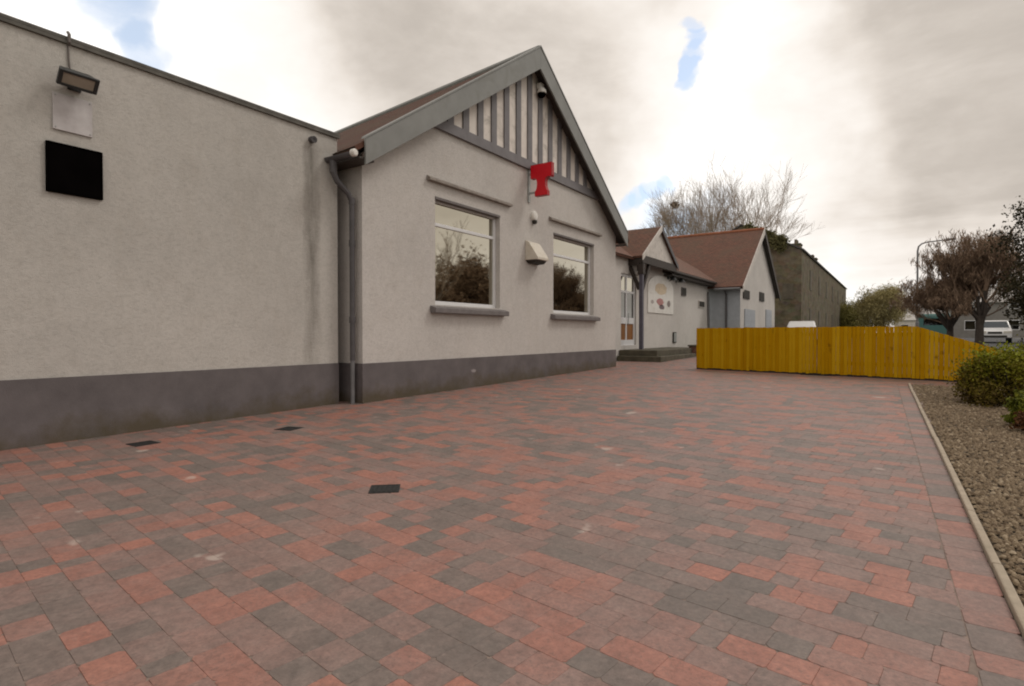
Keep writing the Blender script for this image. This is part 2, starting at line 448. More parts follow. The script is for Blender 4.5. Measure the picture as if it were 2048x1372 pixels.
# ------------------------------------------------------------------ building helpers
def wall_x(mb, X, bounds, top, zb, holes, depth=.14, ext=()):
    """wall facing +X at X; bounds (y0,y1); top(y) height; holes = [(y0,y1,z0,z1)] with reveals"""
    cuts = sorted(set(list(bounds) + list(ext) + [h[0] for h in holes] + [h[1] for h in holes]))
    for a, b in zip(cuts, cuts[1:]):
        hs = sorted([h for h in holes if h[0] <= a + 1e-6 and h[1] >= b - 1e-6], key=lambda h: h[2])
        z0a = z0b = zb
        for h in hs:
            mb.quad((X, a, z0a), (X, b, z0b), (X, b, h[2]), (X, a, h[2])); z0a = z0b = h[3]
        mb.quad((X, a, z0a), (X, b, z0b), (X, b, top(b)), (X, a, top(a)))
    for y0, y1, z0, z1 in holes:
        D = X - depth
        mb.quad((X, y0, z0), (X, y0, z1), (D, y0, z1), (D, y0, z0)); mb.quad((X, y1, z1), (X, y1, z0), (D, y1, z0), (D, y1, z1))
        mb.quad((X, y0, z1), (X, y1, z1), (D, y1, z1), (D, y0, z1)); mb.quad((X, y1, z0), (X, y0, z0), (D, y0, z0), (D, y1, z0))

def roof_slab(mb, e0, e1, r1, r0, th=.09):
    """sloping slab: eave e0-e1, ridge r0-r1, uv in metres"""
    e0, e1, r0, r1 = map(Vector, (e0, e1, r0, r1))
    n = (e1-e0).cross(r0-e0).normalized()
    if n.z < 0: n = -n
    L = (e1-e0).length; H = (r0-e0).length
    d = -n*th
    mb.quad(e0, e1, r1, r0, uv=[(0,0),(L,0),(L,H),(0,H)])
    mb.quad(e0+d, r0+d, r1+d, e1+d); mb.quad(e0, e0+d, e1+d, e1, uv=[(0,0),(0,.02),(L,.02),(L,0)])
    mb.quad(e1, e1+d, r1+d, r1); mb.quad(r1, r1+d, r0+d, r0); mb.quad(r0, r0+d, e0+d, e0)

def window(parent, X, y0, y1, z0, z1, fr=.07, transom=None, mat='glass', rec=.13, mull=None):
    f = MB(); xa, xb = X-rec-.05, X-rec+.02
    f.box(xa, xb, y0, y0+fr, z0, z1); f.box(xa, xb, y1-fr, y1, z0, z1)
    f.box(xa, xb, y0+fr, y1-fr, z0, z0+fr); f.box(xa, xb, y0+fr, y1-fr, z1-fr, z1)
    if transom: f.box(xa, xb, y0+fr, y1-fr, transom-.03, transom+.03)
    if mull: f.box(xa, xb, mull-.03, mull+.03, z0+fr, z1-fr)
    w = f.build('window', M['upvc'], parent, bevel=.006)
    g = MB(); xg = X-rec-.012
    zs = [z0+fr] + ([transom-.03, transom+.03] if transom else []) + [z1-fr]
    for a, b in zip(zs[::2], zs[1::2]):
        j = random.uniform(-.004, .004)
        g.quad((xg, y0+fr, a), (xg, y1-fr, a), (xg+j, y1-fr, b), (xg+j, y0+fr, b))
    me = g.build('pane', M[mat], w, origin=None, local=True)
    me.data.transform(__import__('mathutils').Matrix.Translation(-absloc(parent)))
    return w

# ------------------------------------------------------------------ flat roofed wing
WX = -7.18
wing = thing('flat_roofed_building', (WX, 0, 0), 'long flat roofed white roughcast wing with a plain windowless wall', 'building')
mb = MB(); mb.box(-15.5, WX, -11, 5.78, -.2, 4.20); mb.build('wall', M['wing'], wing)
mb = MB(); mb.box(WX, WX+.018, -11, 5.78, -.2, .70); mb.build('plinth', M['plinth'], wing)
mb = MB(); mb.box(-15.55, WX+.035, -11.05, 5.81, 4.203, 4.235); mb.box(WX+.004, WX+.035, -11.05, 5.81, 4.165, 4.200); mb.build('roof_edge', M['flash'], wing)
mb = MB(); mb.lathe((WX-.05, 5.31, 4.02), (1, 0, -.1), [(0, .05), (.13, .05), (.13, .038), (.02, .036)], 12); mb.build('overflow_pipe', M['pipe'], wing)

# flood lamp, notice and black board on the wing
t = thing('flood_light', (WX, 2.39, 3.76), 'black flood light with a pale lens on the flat roofed wall, above a notice', 'lamp')
c = Vector((WX+.17, 2.355, 3.775)); tilt = R(38)
fx = Vector((math.cos(-tilt), 0, math.sin(-tilt))); fz = Vector((math.sin(tilt), 0, math.cos(tilt)))
mb = MB()
fr_ = [c + fx*.06 + Vector((0, sy*.165, 0)) + fz*sz*.075 for sy, sz in ((-1,-1),(1,-1),(1,1),(-1,1))]
bk_ = [c - fx*.09 + Vector((0, sy*.13, 0)) + fz*sz*.055 for sy, sz in ((-1,-1),(1,-1),(1,1),(-1,1))]
mb.add(fr_+bk_, [(0,1,2,3),(7,6,5,4),(0,4,5,1),(1,5,6,2),(2,6,7,3),(3,7,4,0)])
for sy in (-1, 1): mb.obox(c + fx*.065 + Vector((0, sy*.155, 0)), fx, (0,1,0), fz, .02, .018, .08)
for sz in (-1, 1): mb.obox(c + fx*.065 + fz*sz*.068, fx, (0,1,0), fz, .02, .138, .014)
mb.build('housing', M['lampbody'], t, bevel=.006)
mb = MB(); mb.obox(c + fx*.068, fx, (0,1,0), fz, .006, .137, .054); mb.build('lens', M['lampglass'], t)
mb = MB(); mb.box(WX+.002, WX+.018, 2.33, 2.45, 3.70, 3.84); mb.bar((WX+.01, 2.39, 3.76), c - fx*.08, .04, .03); mb.build('bracket', M['lampbody'], t, bevel=.004)
mb = MB(); mb.tube([(WX+.012, 2.34, 4.16), (WX+.012, 2.345, 4.0), (WX+.012, 2.36, 3.84)], .009, 6)
mb.tube([(WX+.012, 2.34, 4.16), (WX+.044, 2.34, 4.18), (WX+.044, 2.34, 4.26), (WX+.01, 2.34, 4.29)], .016, 6); mb.build('cable', M['cable'], t)
tb = thing('notice_board', (WX, 2.37, 3.25), 'faded white notice panel under the flood light', 'notice')
mb = MB(); mb.box(WX+.002, WX+.022, 2.20, 2.545, 3.255, 3.63); mb.build('panel', M['notice'], tb, bevel=.004)
for y in (2.222, 2.523):
    for z in (3.28, 3.605):
        mb = MB(); mb.lathe((WX+.0225, y, z), (1,0,0), [(0, .008), (.004, .008), (.006, .003)], 8); mb.build('screw', M['steel'], tb)
tb = thing('black_panel', (WX, 2.38, 2.62), 'square black panel fixed to the white wall under the notice', 'panel')
mb = MB(); mb.box(WX+.003, WX+.028, 2.155, 2.615, 2.62, 3.10); mb.build('sheet', M['black'], tb, bevel=.003)
mb = MB()
for a in ((2.138, 2.152, 2.605, 3.115), (2.618, 2.632, 2.605, 3.115)): mb.box(WX+.002, WX+.036, *a)
for a in ((2.155, 2.615, 2.603, 2.617), (2.155, 2.615, 3.103, 3.117)): mb.box(WX+.002, WX+.036, *a)
mb.build('frame', M['black'], tb)

# ------------------------------------------------------------------ gabled hall
HX = -6.87; RY = 10.8; SL = .682; RZ = 7.44
def rtop(y): return RZ - SL*abs(y-RY)
hall = thing('gabled_building', (HX, RY, 0), 'white gable fronted hall with two large windows and dark boards in its gable', 'building')
Y0, Y1 = 6.0, 15.58
W1 = (7.68, 9.69, 1.68, 3.62); W2 = (11.92, 14.13, 1.66, 3.60)
mb = MB()
wall_x(mb, HX, (Y0, Y1), lambda y: rtop(y)-.13, -.2, [W1, W2], .2, ext=(RY,))
mb.quad((HX, Y0, -.2), (HX, Y0, rtop(Y0)-.13), (-16, Y0, rtop(Y0)-.13), (-16, Y0, -.2))
mb.quad((-16, Y1, -.2), (-16, Y1, rtop(Y1)-.13), (HX, Y1, rtop(Y1)-.13), (HX, Y1, -.2))
mb.build('wall', M['hall'], hall)
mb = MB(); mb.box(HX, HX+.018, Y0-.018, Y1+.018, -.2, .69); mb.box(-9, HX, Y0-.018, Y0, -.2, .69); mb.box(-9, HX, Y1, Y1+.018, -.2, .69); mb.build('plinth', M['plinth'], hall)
BX = -6.55
def sk(p): return (p[0], p[1] - (p[0]-BX)*.12, p[2])
roof = None
mb = MB()
for sgn, ye in ((-1, 5.62), (1, 15.95)):
    e0 = sk((BX-.045, ye, rtop(ye))); e1 = sk((-17, ye, rtop(ye))); r0 = sk((BX-.045, RY, RZ)); r1 = sk((-17, RY, RZ))
    roof_slab(mb, e0, e1, r1, r0, .07)
roof = mb.build('roof', M['tile'], hall)
mb = MB()
pts = [sk((x, RY, RZ+.0)) for x in (BX-.03, -9, -12, -17)]
mb.tube(pts, .085, 8); rt = mb.build('ridge_tiles', M['barge'], roof, local=True)
rt.data.transform(__import__('mathutils').Matrix.Translation(-absloc(hall)))
for sgn, ye, yt in ((-1, 5.80, 5.86), (1, 15.74, 15.68)):      # barge boards
    mb = MB(); n = .40
    top = .03
    P = [(BX, RY, RZ+top), (BX, ye, rtop(ye)+top), (BX, ye, rtop(ye)+top-n*.98), (BX, RY, RZ+top-n*1.17)]
    if sgn > 0: P = P[::-1]
    mb.prism(P, (-.04, 0, 0)); b = mb.build('bargeboard', M['barge'], hall, bevel=.006)
    mb = MB(); mb.prism([(BX+.012, RY, RZ+.075), (BX+.012, ye-.02*-sgn*-1, rtop(ye)+.075), (BX+.012, ye, rtop(ye)+.034), (BX+.012, RY, RZ+.034)][::sgn], (-.12, 0, 0))
    cp = mb.build('verge_cap', M['barge'], b, local=True); cp.data.transform(__import__('mathutils').Matrix.Translation(-absloc(hall)))
mb = MB()                                                       # soffit behind the barge boards
for sgn, ye in ((-1, 5.72), (1, 15.84)):
    mb.quad((BX-.04, RY, RZ-.17), (BX-.04, ye, rtop(ye)-.17), (HX-.02, ye, rtop(ye)-.17), (HX-.02, RY, RZ-.17))
for sgn, ya, yb in ((-1, 5.72, Y0), (1, Y1, 15.84)):           # boxed eave ends
    mb.box(HX-6, BX-.045, min(ya, yb), max(ya, yb), rtop(5.72)-.22, rtop(5.72)-.19)
mb.build('soffit', M['soffit'], hall)
# gable boarding
mb = MB(); zb = 5.0
hw = (RZ-.2-zb)/SL
mb.prism([(HX+.002, RY-hw, zb), (HX+.002, RY+hw, zb), (HX+.002, RY, RZ-.2)], (.014, 0, 0)); mb.build('gable_panel', M['panel'], hall)
for k in range(-7, 8):
    y = RY + k*.455; h = rtop(abs(y-RY)+.1+RY)-.19
    if h - zb < .12: continue
    mb = MB(); ya, yb = y-.088, y+.088
    ha, hb = rtop(ya)-.19, rtop(yb)-.19
    mb.prism([(HX+.017, ya, zb+.021), (HX+.017, yb, zb+.021), (HX+.017, yb, hb)] + ([(HX+.017, y, rtop(y)-.19)] if k == 0 else []) + [(HX+.017, ya, ha)], (.03, 0, 0))
    mb.build('batten', M['board'], hall)
mb = MB(); hw2 = (RZ-.22-4.83)/SL; hw3 = (RZ-.22-5.02)/SL
mb.prism([(HX+.003, RY-hw2, 4.83), (HX+.003, RY+hw2, 4.83), (HX+.003, RY+hw3, 5.02), (HX+.003, RY-hw3, 5.02)], (.062, 0, 0)); mb.build('gable_band', M['board'], hall)
for (a, b, c_, d) in (W1, W2):
    window(hall, HX, a, b, c_, d, fr=.075, transom=d-.47 if a < 9 else d-.50)
    mb = MB(); mb.prism([(HX+.001, a-.14, c_-.02), (HX+.14, a-.14, c_-.06), (HX+.14, a-.14, c_-.155), (HX+.001, a-.14, c_-.155)], (0, b-a+.29, 0))
    mb.build('sill', M['stone_grey'], hall, bevel=.012)
    mb = MB(); mb.prism([(HX+.001, a-.22, 3.955), (HX+.085, a-.22, 3.905), (HX+.085, a-.22, 3.86), (HX+.001, a-.22, 3.86)], (0, b-a+.58, 0))
    mb.build('drip_moulding', M['drip'], hall, bevel=.006)
    mb = MB(); mb.box(HX-.10, HX+.012, a+.002, b-.002, d-.045, d-.002); mb.build('head_shade', M['stone_grey'], hall)  # dark strip under the window head stands in for the recess shade
# gutter and downpipe in the corner
mb = MB(); gy = 5.60; gzz = rtop(5.62)-.10
prof = [(math.cos(a), math.sin(a)) for a in [math.pi + i*math.pi/8 for i in range(9)]]
xa, xb = -8.2, BX-.06
for (c0, s0), (c1, s1) in zip(prof, prof[1:]):
    mb.quad((xa, gy+c0*.065, gzz+s0*.065), (xb, gy+c0*.065, gzz+s0*.065), (xb, gy+c1*.065, gzz+s1*.065), (xa, gy+c1*.065, gzz+s1*.065))
g = mb.build('gutter', M['pipe'], hall, smooth=True)
mb = MB(); mb.lathe((xb-.005, gy, gzz-.01), (1, 0, 0), [(0, .055), (.06, .055), (.075, .04), (.078, .0)], 16)
ge = mb.build('gutter_end', M['white'], hall)
mb = MB(); px, py = -6.985, 5.90
mb.tube([(px-.06, gy, gzz-.05), (px-.06, gy, gzz-.22), (px-.05, gy+.06, gzz-.34), (px-.01, py-.06, gzz-.50), (px, py, gzz-.62), (px, py, .74)], [.058, .052, .046, .043, .043, .04], 12)
for z in (1.37, 2.55, 3.2): mb.lathe((px, py, z-.05), (0,0,1), [(0, .05), (.1, .05)], 12)
dp = mb.build('downpipe', M['pipe'], hall, smooth=False)
mb = MB(); mb.tube([(px, py, .74), (px, py, gz(py)-.01)], .033, 10); mb.build('downpipe_foot', M['pipe2'], hall)  # paler than the pipe above: a highlight put into the colour

# fittings on the gable front
t = thing('security_camera', (HX, 11.14, 6.55), 'small dark dome security camera with a white bracket near the gable top', 'camera')
mb = MB(); mb.box(HX+.05, HX+.16, 11.07, 11.21, 6.72, 6.84); mb.lathe((HX+.14, 11.14, 6.74), (0,0,-1), [(0, .06), (.05, .10), (.1, .11), (.12, .10)], 14); mb.build('mount', M['white'], t)
mb = MB(); mb.lathe((HX+.14, 11.14, 6.63), (0,0,-1), [(0, .10), (.06, .085), (.10, .05), (.115, .005)], 14); mb.build('dome', M['black'], t, smooth=True)

def build_T():
    t = thing('letter_sign', (HX, 10.8, 4.2), 'bright red letter T sign projecting from the gable wall between the windows', 'sign')
    half = [(.0, 1.0), (.50, 1.0), (.50, .60), (.47, .56), (.36, .58), (.225, .54), (.195, .44), (.20, .30), (.235, .20), (.295, .14), (.295, 0.), (.0, 0.)]
    out = half + [(-x, z) for x, z in half[::-1] if x > 0]
    cx, z0, W_, H_ = -6.51, 4.20, .54, .70; y = 10.8
    P = [(cx + x*W_, y-.055, z0 + z*H_) for x, z in out]
    mb = MB(); mb.prism(P, (0, .11, 0)); mb.build('letter_edge', M['redside'], t)
    for ys in (-.0585, .0565):
        mb = MB(); Q = [(cx + x*W_*.97, y+ys, z0 + .01 + z*H_*.972) for x, z in out]; mb.prism(Q, (0, .002, 0)); mb.build('letter_face', M['red'], t)
    mb = MB(); mb.box(HX+.003, HX+.03, y-.035, y+.035, 4.10, 4.82)
    for z in (4.72,): mb.bar((HX+.03, y, z), (cx-.26, y, z), .035, .05)
    mb.bar((HX+.03, y, 4.3), (cx-.19, y, 4.3), .035, .04)
    mb.build('bracket', M['steel'], t)
build_T()
t = thing('alarm_sounder', (HX, 10.99, 3.8), 'round white alarm sounder with a dark strobe beneath, under the red letter', 'alarm')
mb = MB(); mb.lathe((HX+.001, 10.99, 3.83), (1,0,0), [(0, .115), (.05, .115), (.075, .09), (.085, .0)], 20); mb.build('cover', M['white'], t)
mb = MB(); mb.lathe((HX+.05, 10.99, 3.725), (0,0,-1), [(0, .055), (.05, .055), (.08, .03), (.085, .005)], 12); mb.build('strobe', M['darkgrille'], t)
t = thing('vent_hood', (HX, 10.95, 2.78), 'cream wedge shaped vent hood on the wall between the two windows', 'vent')
mb = MB(); ya, yb = 10.66, 11.14
P = [(HX+.001, 3.24), (HX+.10, 3.20), (HX+.33, 2.86), (HX+.33, 2.80), (HX+.001, 2.80)]
mb.prism([(x, ya, z) for x, z in P], (0, yb-ya, 0)); mb.build('hood', M['cream'], t, bevel=.01)
mb = MB(); mb.prism([(HX+.001, ya+.03, 2.797), (HX+.29, ya+.03, 2.797), (HX+.17, ya+.12, 2.745), (HX+.001, ya+.12, 2.735)], (0, yb-ya-.06, 0)); mb.build('outlet', M['darkgrille'], t)

# ------------------------------------------------------------------ entrance range with porch and cross wing
LX = -8.0
ent = thing('entrance_building', (LX, 23, .2), 'lower red tiled entrance wing with porch gablet and white end gable beyond the hall', 'building')
mb = MB()
DR = (18.62, 20.02, .74, 3.30)
wall_x(mb, LX, (Y1+.0, 29.88), lambda y: 3.85, .1, [DR], .16)
mb.build('wall', M['link'], ent)
# link roof
mb = MB(); roof_slab(mb, (-7.62, 22.6, 3.80), (-7.62, 31.2, 3.80), (-12.2, 31.2, 6.75), (-12.2, 22.6, 6.75))
roof_slab(mb, (-7.75, 15.7, 3.88), (-7.75, 20.5, 3.88), (-12.2, 20.5, 6.75), (-12.2, 15.7, 6.75))
mb.build('roof', M['tile2'], ent)
mb = MB(); mb.box(-7.66, -7.63, 22.95, 29.6, 3.56, 3.74); mb.box(LX, -7.66, 22.95, 29.6, 3.56, 3.585)
mb.build('fascia', M['beam'], ent)
mb = MB(); mb.tube([(-7.57, 22.95, 3.70), (-7.57, 29.55, 3.70)], .06, 8); mb.build('gutter', M['beam'], ent)
# porch
PX = -7.5; PY = 21.13
porch = thing('porch', (PX, PY, .6), 'timber porch with a red tiled gablet over the glazed door, between hall and end wing', 'porch')
mb = MB()
roof_slab(mb, (PX+.06, 19.16, 3.92), (-11.5, 19.16, 3.92), (-11.5, PY, 5.24), (PX+.06, PY, 5.24), .07)
roof_slab(mb, (PX+.06, 23.1, 3.92), (-11.5, 23.1, 3.92), (-11.5, PY, 5.24), (PX+.06, PY, 5.24), .07)
mb.build('roof', M['tile2'], porch)
mb = MB(); mb.prism([(PX-.02, 19.40, 3.98), (PX-.02, 22.86, 3.98), (PX-.02, PY, 5.13)], (-.06, 0, 0)); mb.build('gablet_panel', M['wgrey'], porch)
for sg, ye in ((-1, 19.16), (1, 23.1)):
    mb = MB(); P = [(PX+.10, PY, 5.27), (PX+.10, ye, 3.95), (PX+.10, ye, 3.76), (PX+.10, PY, 5.07)][::sg]
    mb.prism(P, (-.035, 0, 0)); mb.build('bargeboard', M['pipe' if sg > 0 else 'wgrey'], porch)
mb = MB(); mb.box(PX-.09, PX+.05, 19.25, 23.0, 3.68, 3.94); mb.box(-8.9, PX-.09, 19.25, 19.39, 3.60, 3.88); mb.box(LX+.003, PX-.09, 22.85, 22.99, 3.68, 3.90)
mb.build('beam', M['beam'], porch)
mb = MB(); mb.box(LX+.003, PX-.1, 19.40, 22.84, 3.86, 3.90); mb.build('ceiling', M['beam'], porch)
for y in (19.37,):
    mb = MB(); mb.box(PX-.11, PX+.02, y-.075, y+.075, .60, 3.6); ps = mb.build('post', M['postblue'], porch, bevel=.01)
    mb = MB()
    mb.bar((PX-.045, y+.07, 2.75), (PX-.045, y+.72, 3.66), .1, .13); mb.bar((PX-.12, y, 2.75), (PX-.48, y, 3.58), .1, .13)
    mb.box(PX-.15, PX+.055, y-.11, y+.11, 3.28, 3.66)
    mb.build('bracket', M['beam'], porch)
# glazed door
def door():
    y0, y1, z0, z1 = DR; f = MB(); xa, xb = LX-.12, LX-.06
    f.box(xa, xb, y0, y0+.10, z0, z1); f.box(xa, xb, y1-.10, y1, z0, z1)
    f.box(xa, xb, y0+.1, y1-.1, z0, z0+.20); f.box(xa, xb, y0+.1, y1-.1, z1-.10, z1); f.box(xa, xb, y0+.1, y1-.1, 1.52, 1.74)
    ym = y0+.62; f.box(xa, xb, ym-.04, ym+.04, z0+.2, 1.52); f.box(xa, xb, ym-.04, ym+.04, 1.74, z1-.1)
    f.box(xa, xb, y0+.1, ym-.04, 2.62, 2.70); f.box(xa, xb, ym+.04, y1-.1, 2.62, 2.70)
    d = f.build('door', M['upvc'], ent)
    T = __import__('mathutils').Matrix.Translation(-absloc(ent))
    for a, b in ((y0+.1, ym-.04), (ym+.04, y1-.1)):
        g = MB(); g.quad((LX-.09, a, z0+.2), (LX-.09, b, z0+.2), (LX-.09, b, 1.52), (LX-.09, a, 1.52)); o = g.build('lower_panel', M['wood'], d, local=True); o.data.transform(T)
        g = MB(); g.quad((LX-.09, a, 1.74), (LX-.09, b, 1.74), (LX-.09, b, 2.62), (LX-.09, a, 2.62)); o = g.build('pane', M['glass2'], d, local=True); o.data.transform(T)
        g = MB(); g.quad((LX-.09, a, 2.70), (LX-.09, b, 2.70), (LX-.09, b, z1-.1), (LX-.09, a, z1-.1)); o = g.build('pane', M['glass'], d, local=True); o.data.transform(T)
    g = MB(); g.tube([(LX-.03, ym+.12, 1.5), (LX-.03, ym+.12, 1.9)], .015, 6); o = g.build('handle', M['steel'], d, local=True); o.data.transform(T)
door()
# cross wing
CX = -6.5; CY = 34.9; CS = .675; CZ = 7.13
def ctop(y): return CZ - CS*abs(y-CY)
mb = MB()
CW = [(30.55, 32.15, 3.02, 3.42)]
wall_x(mb, CX, (30.0, 39.7), lambda y: ctop(y)-.12, .1, [], .1, ext=(CY,))
mb.quad((-16, 39.7, .1), (-16, 39.7, 3.7), (CX, 39.7, 3.7), (CX, 39.7, .1))
mb.build('wall', M['link'], ent)
mb = MB(); mb.quad((LX-.2, 30.0, .1), (CX, 30.0, .1), (CX, 30.0, 3.75), (LX-.2, 30.0, 3.75)); mb.build('side_wall', M['greyblue'], ent)  # shaded side of the white wing, its shade put into the blue grey
mb = MB()
for ye in (29.55, 40.2):
    roof_slab(mb, (CX+.22, ye, ctop(ye)), (-17, ye, ctop(ye)), (-17, CY, CZ), (CX+.22, CY, CZ), .08)
rf = mb.build('roof', M['tile2'], ent)
mb = MB(); mb.tube([(CX+.2, CY, CZ+.0), (-17, CY, CZ+.0)], .10, 8); mb.build('ridge_tiles', M['ridge'], ent)
for sg, ye, m_ in ((-1, 29.5, 'wgrey'), (1, 40.25, 'beam')):  # far board dark: shade of the soffit put into its colour
    mb = MB(); P = [(CX+.26, CY, CZ+.05), (CX+.26, ye, ctop(ye)+.05), (CX+.26, ye, ctop(ye)-.27), (CX+.26, CY, CZ-.32)][::sg]
    mb.prism(P, (-.035, 0, 0)); mb.build('bargeboard', M[m_], ent)
mb = MB()
for ye in (29.6, 40.1): mb.quad((CX+.22, CY, CZ-.17), (CX+.22, ye, ctop(ye)-.17), (CX-.02, ye, ctop(ye)-.17), (CX-.02, CY, CZ-.17))
mb.build('soffit', M['soffit'], ent)
mb = MB(); mb.tube([(CX+.1, 29.5, 3.40), (LX+.35, 29.5, 3.40)], .06, 8); mb.build('gutter', M['pipe2'], ent)
mb = MB(); mb.tube([(-7.15, 29.6, 3.36), (-7.15, 29.90, 3.1), (-7.15, 29.93, .4)], .05, 8); mb.build('downpipe', M['pipe'], ent)
mb = MB(); mb.tube([(-7.93, 29.5, 3.3), (-7.93, 29.7, .4)], .05, 8); mb.build('downpipe', M['pipe2'], ent)
for (ya, yb, za, zb2, m_, nm) in ((30.55, 32.0, 2.98, 3.42, 'darkgrille', 'vent_grille'), (34.7, 36.0, 3.05, 3.55, 'darkgrille', 'vent_grille'), (30.9, 33.4, .6, 2.45, 'greyblue', 'shutter'), (36.6, 38.4, .6, 2.62, 'greyblue', 'shutter')):
    mb = MB(); mb.box(CX+.002, CX+.05, ya, yb, za, zb2)
    for k in range(1, 6):
        zz = za + (zb2-za)*k/6; mb.box(CX+.052, CX+.06, ya+.05, yb-.05, zz-.012, zz+.012)
    mb.build(nm, M[m_], ent)

# platform and low brick wall before the entrance
t = thing('entrance_platform', (-7.2, 18.3, .22), 'dark mossy concrete entrance platform with a front step under the porch', 'platform')
mb = MB(); mb.box(-7.98, -6.62, 18.42, 23.6, .1, .60); mb.build('slab', M['step'], t, bevel=.02)
mb = MB(); mb.box(-7.98, -6.42, 18.22, 18.415, .1, .40); mb.box(-6.615, -6.42, 18.415, 22.2, .1, .40); mb.build('step', M['step'], t, bevel=.02)
t = thing('low_brick_wall', (-6.5, 24, .2), 'low dark red brick wall between the entrance platform and the yellow fence', 'wall')
mb = MB(); mb.box(-6.75, -6.45, 22.35, 28.2, .1, .66); mb.build('brickwork', M['brick'], t)
mb = MB(); mb.box(-6.79, -6.41, 22.31, 28.24, .663, .72); mb.build('coping', M['step'], t, bevel=.01)

# wall sign and small fittings on the entrance wall
t = thing('painted_sign', (LX, 22.6, 1.98), 'large white arched sign with orange and red motifs on the entrance wall', 'sign')
mb = MB(); N = 14
P = [(LX+.003, 21.15, 1.99), (LX+.003, 24.15, 1.99)] + [(LX+.003, 22.65 + 1.5*math.cos(a), 3.0 + .52*math.sin(a)) for a in [math.pi*k/N for k in range(N+1)]]
mb.prism(P, (.03, 0, 0)); mb.build('board', M['white'], t)
def blob(yc, zc, ry, rz, col, nm, seed):
    rr = random.Random(seed); mb = MB()
    P = [(LX+.034, yc + ry*(1+rr.uniform(-.12, .12))*math.cos(a), zc + rz*(1+rr.uniform(-.12, .12))*math.sin(a)) for a in [2*math.pi*k/16 for k in range(16)]]
    mb.prism(P, (.004, 0, 0)); mb.build(nm, plain(nm+'_paint', col, .6, .12, 6), t)
blob(22.6, 2.98, .70, .24, (.62, .51, .37), 'orange_motif', 1)
blob(22.5, 2.45, .40, .15, (.42, .20, .19), 'red_motif', 2)
blob(22.7, 2.25, .30, .10, (.16, .12, .13), 'dark_motif', 3)
blob(23.55, 2.42, .20, .14, (.22, .18, .17), 'small_dark_motif', 4)
blob(21.6, 2.42, .16, .08, (.40, .36, .34), 'grey_motif', 5)
def plaque(name, y, z, w, h, mat, label, cat, grp=None, depth=.05):
    t = thing(name, (LX, y, z), label, cat, grp)
    mb = MB(); mb.box(LX+.003, LX+depth, y-w/2, y+w/2, z-h/2, z+h/2); mb.build('plate', M[mat], t, bevel=.008)
    mb = MB(); mb.box(LX+depth+.002, LX+depth+.012, y-w/2+.04, y+w/2-.04, z-h/2+.04, z+h/2-.04); mb.build('face', M['darkgrille' if mat != 'darkgrille' else 'steel'], t)
plaque('wall_box', 24.35, 1.0, .40, .46, 'darkgrille', 'small dark box low on the entrance wall near the yellow fence', 'box')
plaque('wall_plaque', 25.6, 3.06, .62, .38, 'stone_grey', 'grey plaque under the eaves right of the arched sign', 'plaque')
plaque('wall_plaque', 28.4, 2.62, .95, .34, 'wgrey', 'pale plaque beside the corner of the blue grey side wall', 'plaque')
def wlamp(y, label):
    t = thing('wall_lamp', (LX, y, 3.4), label, 'lamp', 'wall lamps under the entrance eaves')
    mb = MB(); mb.box(LX+.003, LX+.03, y-.07, y+.07, 3.40, 3.56); mb.bar((LX+.02, y, 3.5), (LX+.24, y, 3.52), .03, .03); mb.build('bracket', M['lampbody'], t)
    mb = MB(); mb.lathe((LX+.24, y, 3.56), (0,0,-1), [(0, .03), (.05, .10), (.16, .15), (.17, .0)], 12); mb.build('shade', M['lampbody'], t)
wlamp(23.5, 'dark wall lamp above the arched sign, under the eaves')
wlamp(24.6, 'dark wall lamp under the eaves just past the arched sign')
t = thing('globe_lamp', (-7.9, 19.2, 3.3), 'small white globe lamp hanging above the glazed door in the porch', 'lamp')
mb = MB(); mb.lathe((-7.75, 19.5, 3.42), (0,0,-1), [(0, .02), (.03, .08), (.09, .105), (.15, .08), (.18, .02)], 14); mb.build('globe', M['white'], t, smooth=True)
mb = MB(); mb.tube([(-7.75, 19.5, 3.86), (-7.75, 19.5, 3.42)], .015, 6); mb.build('stem', M['lampbody'], t)

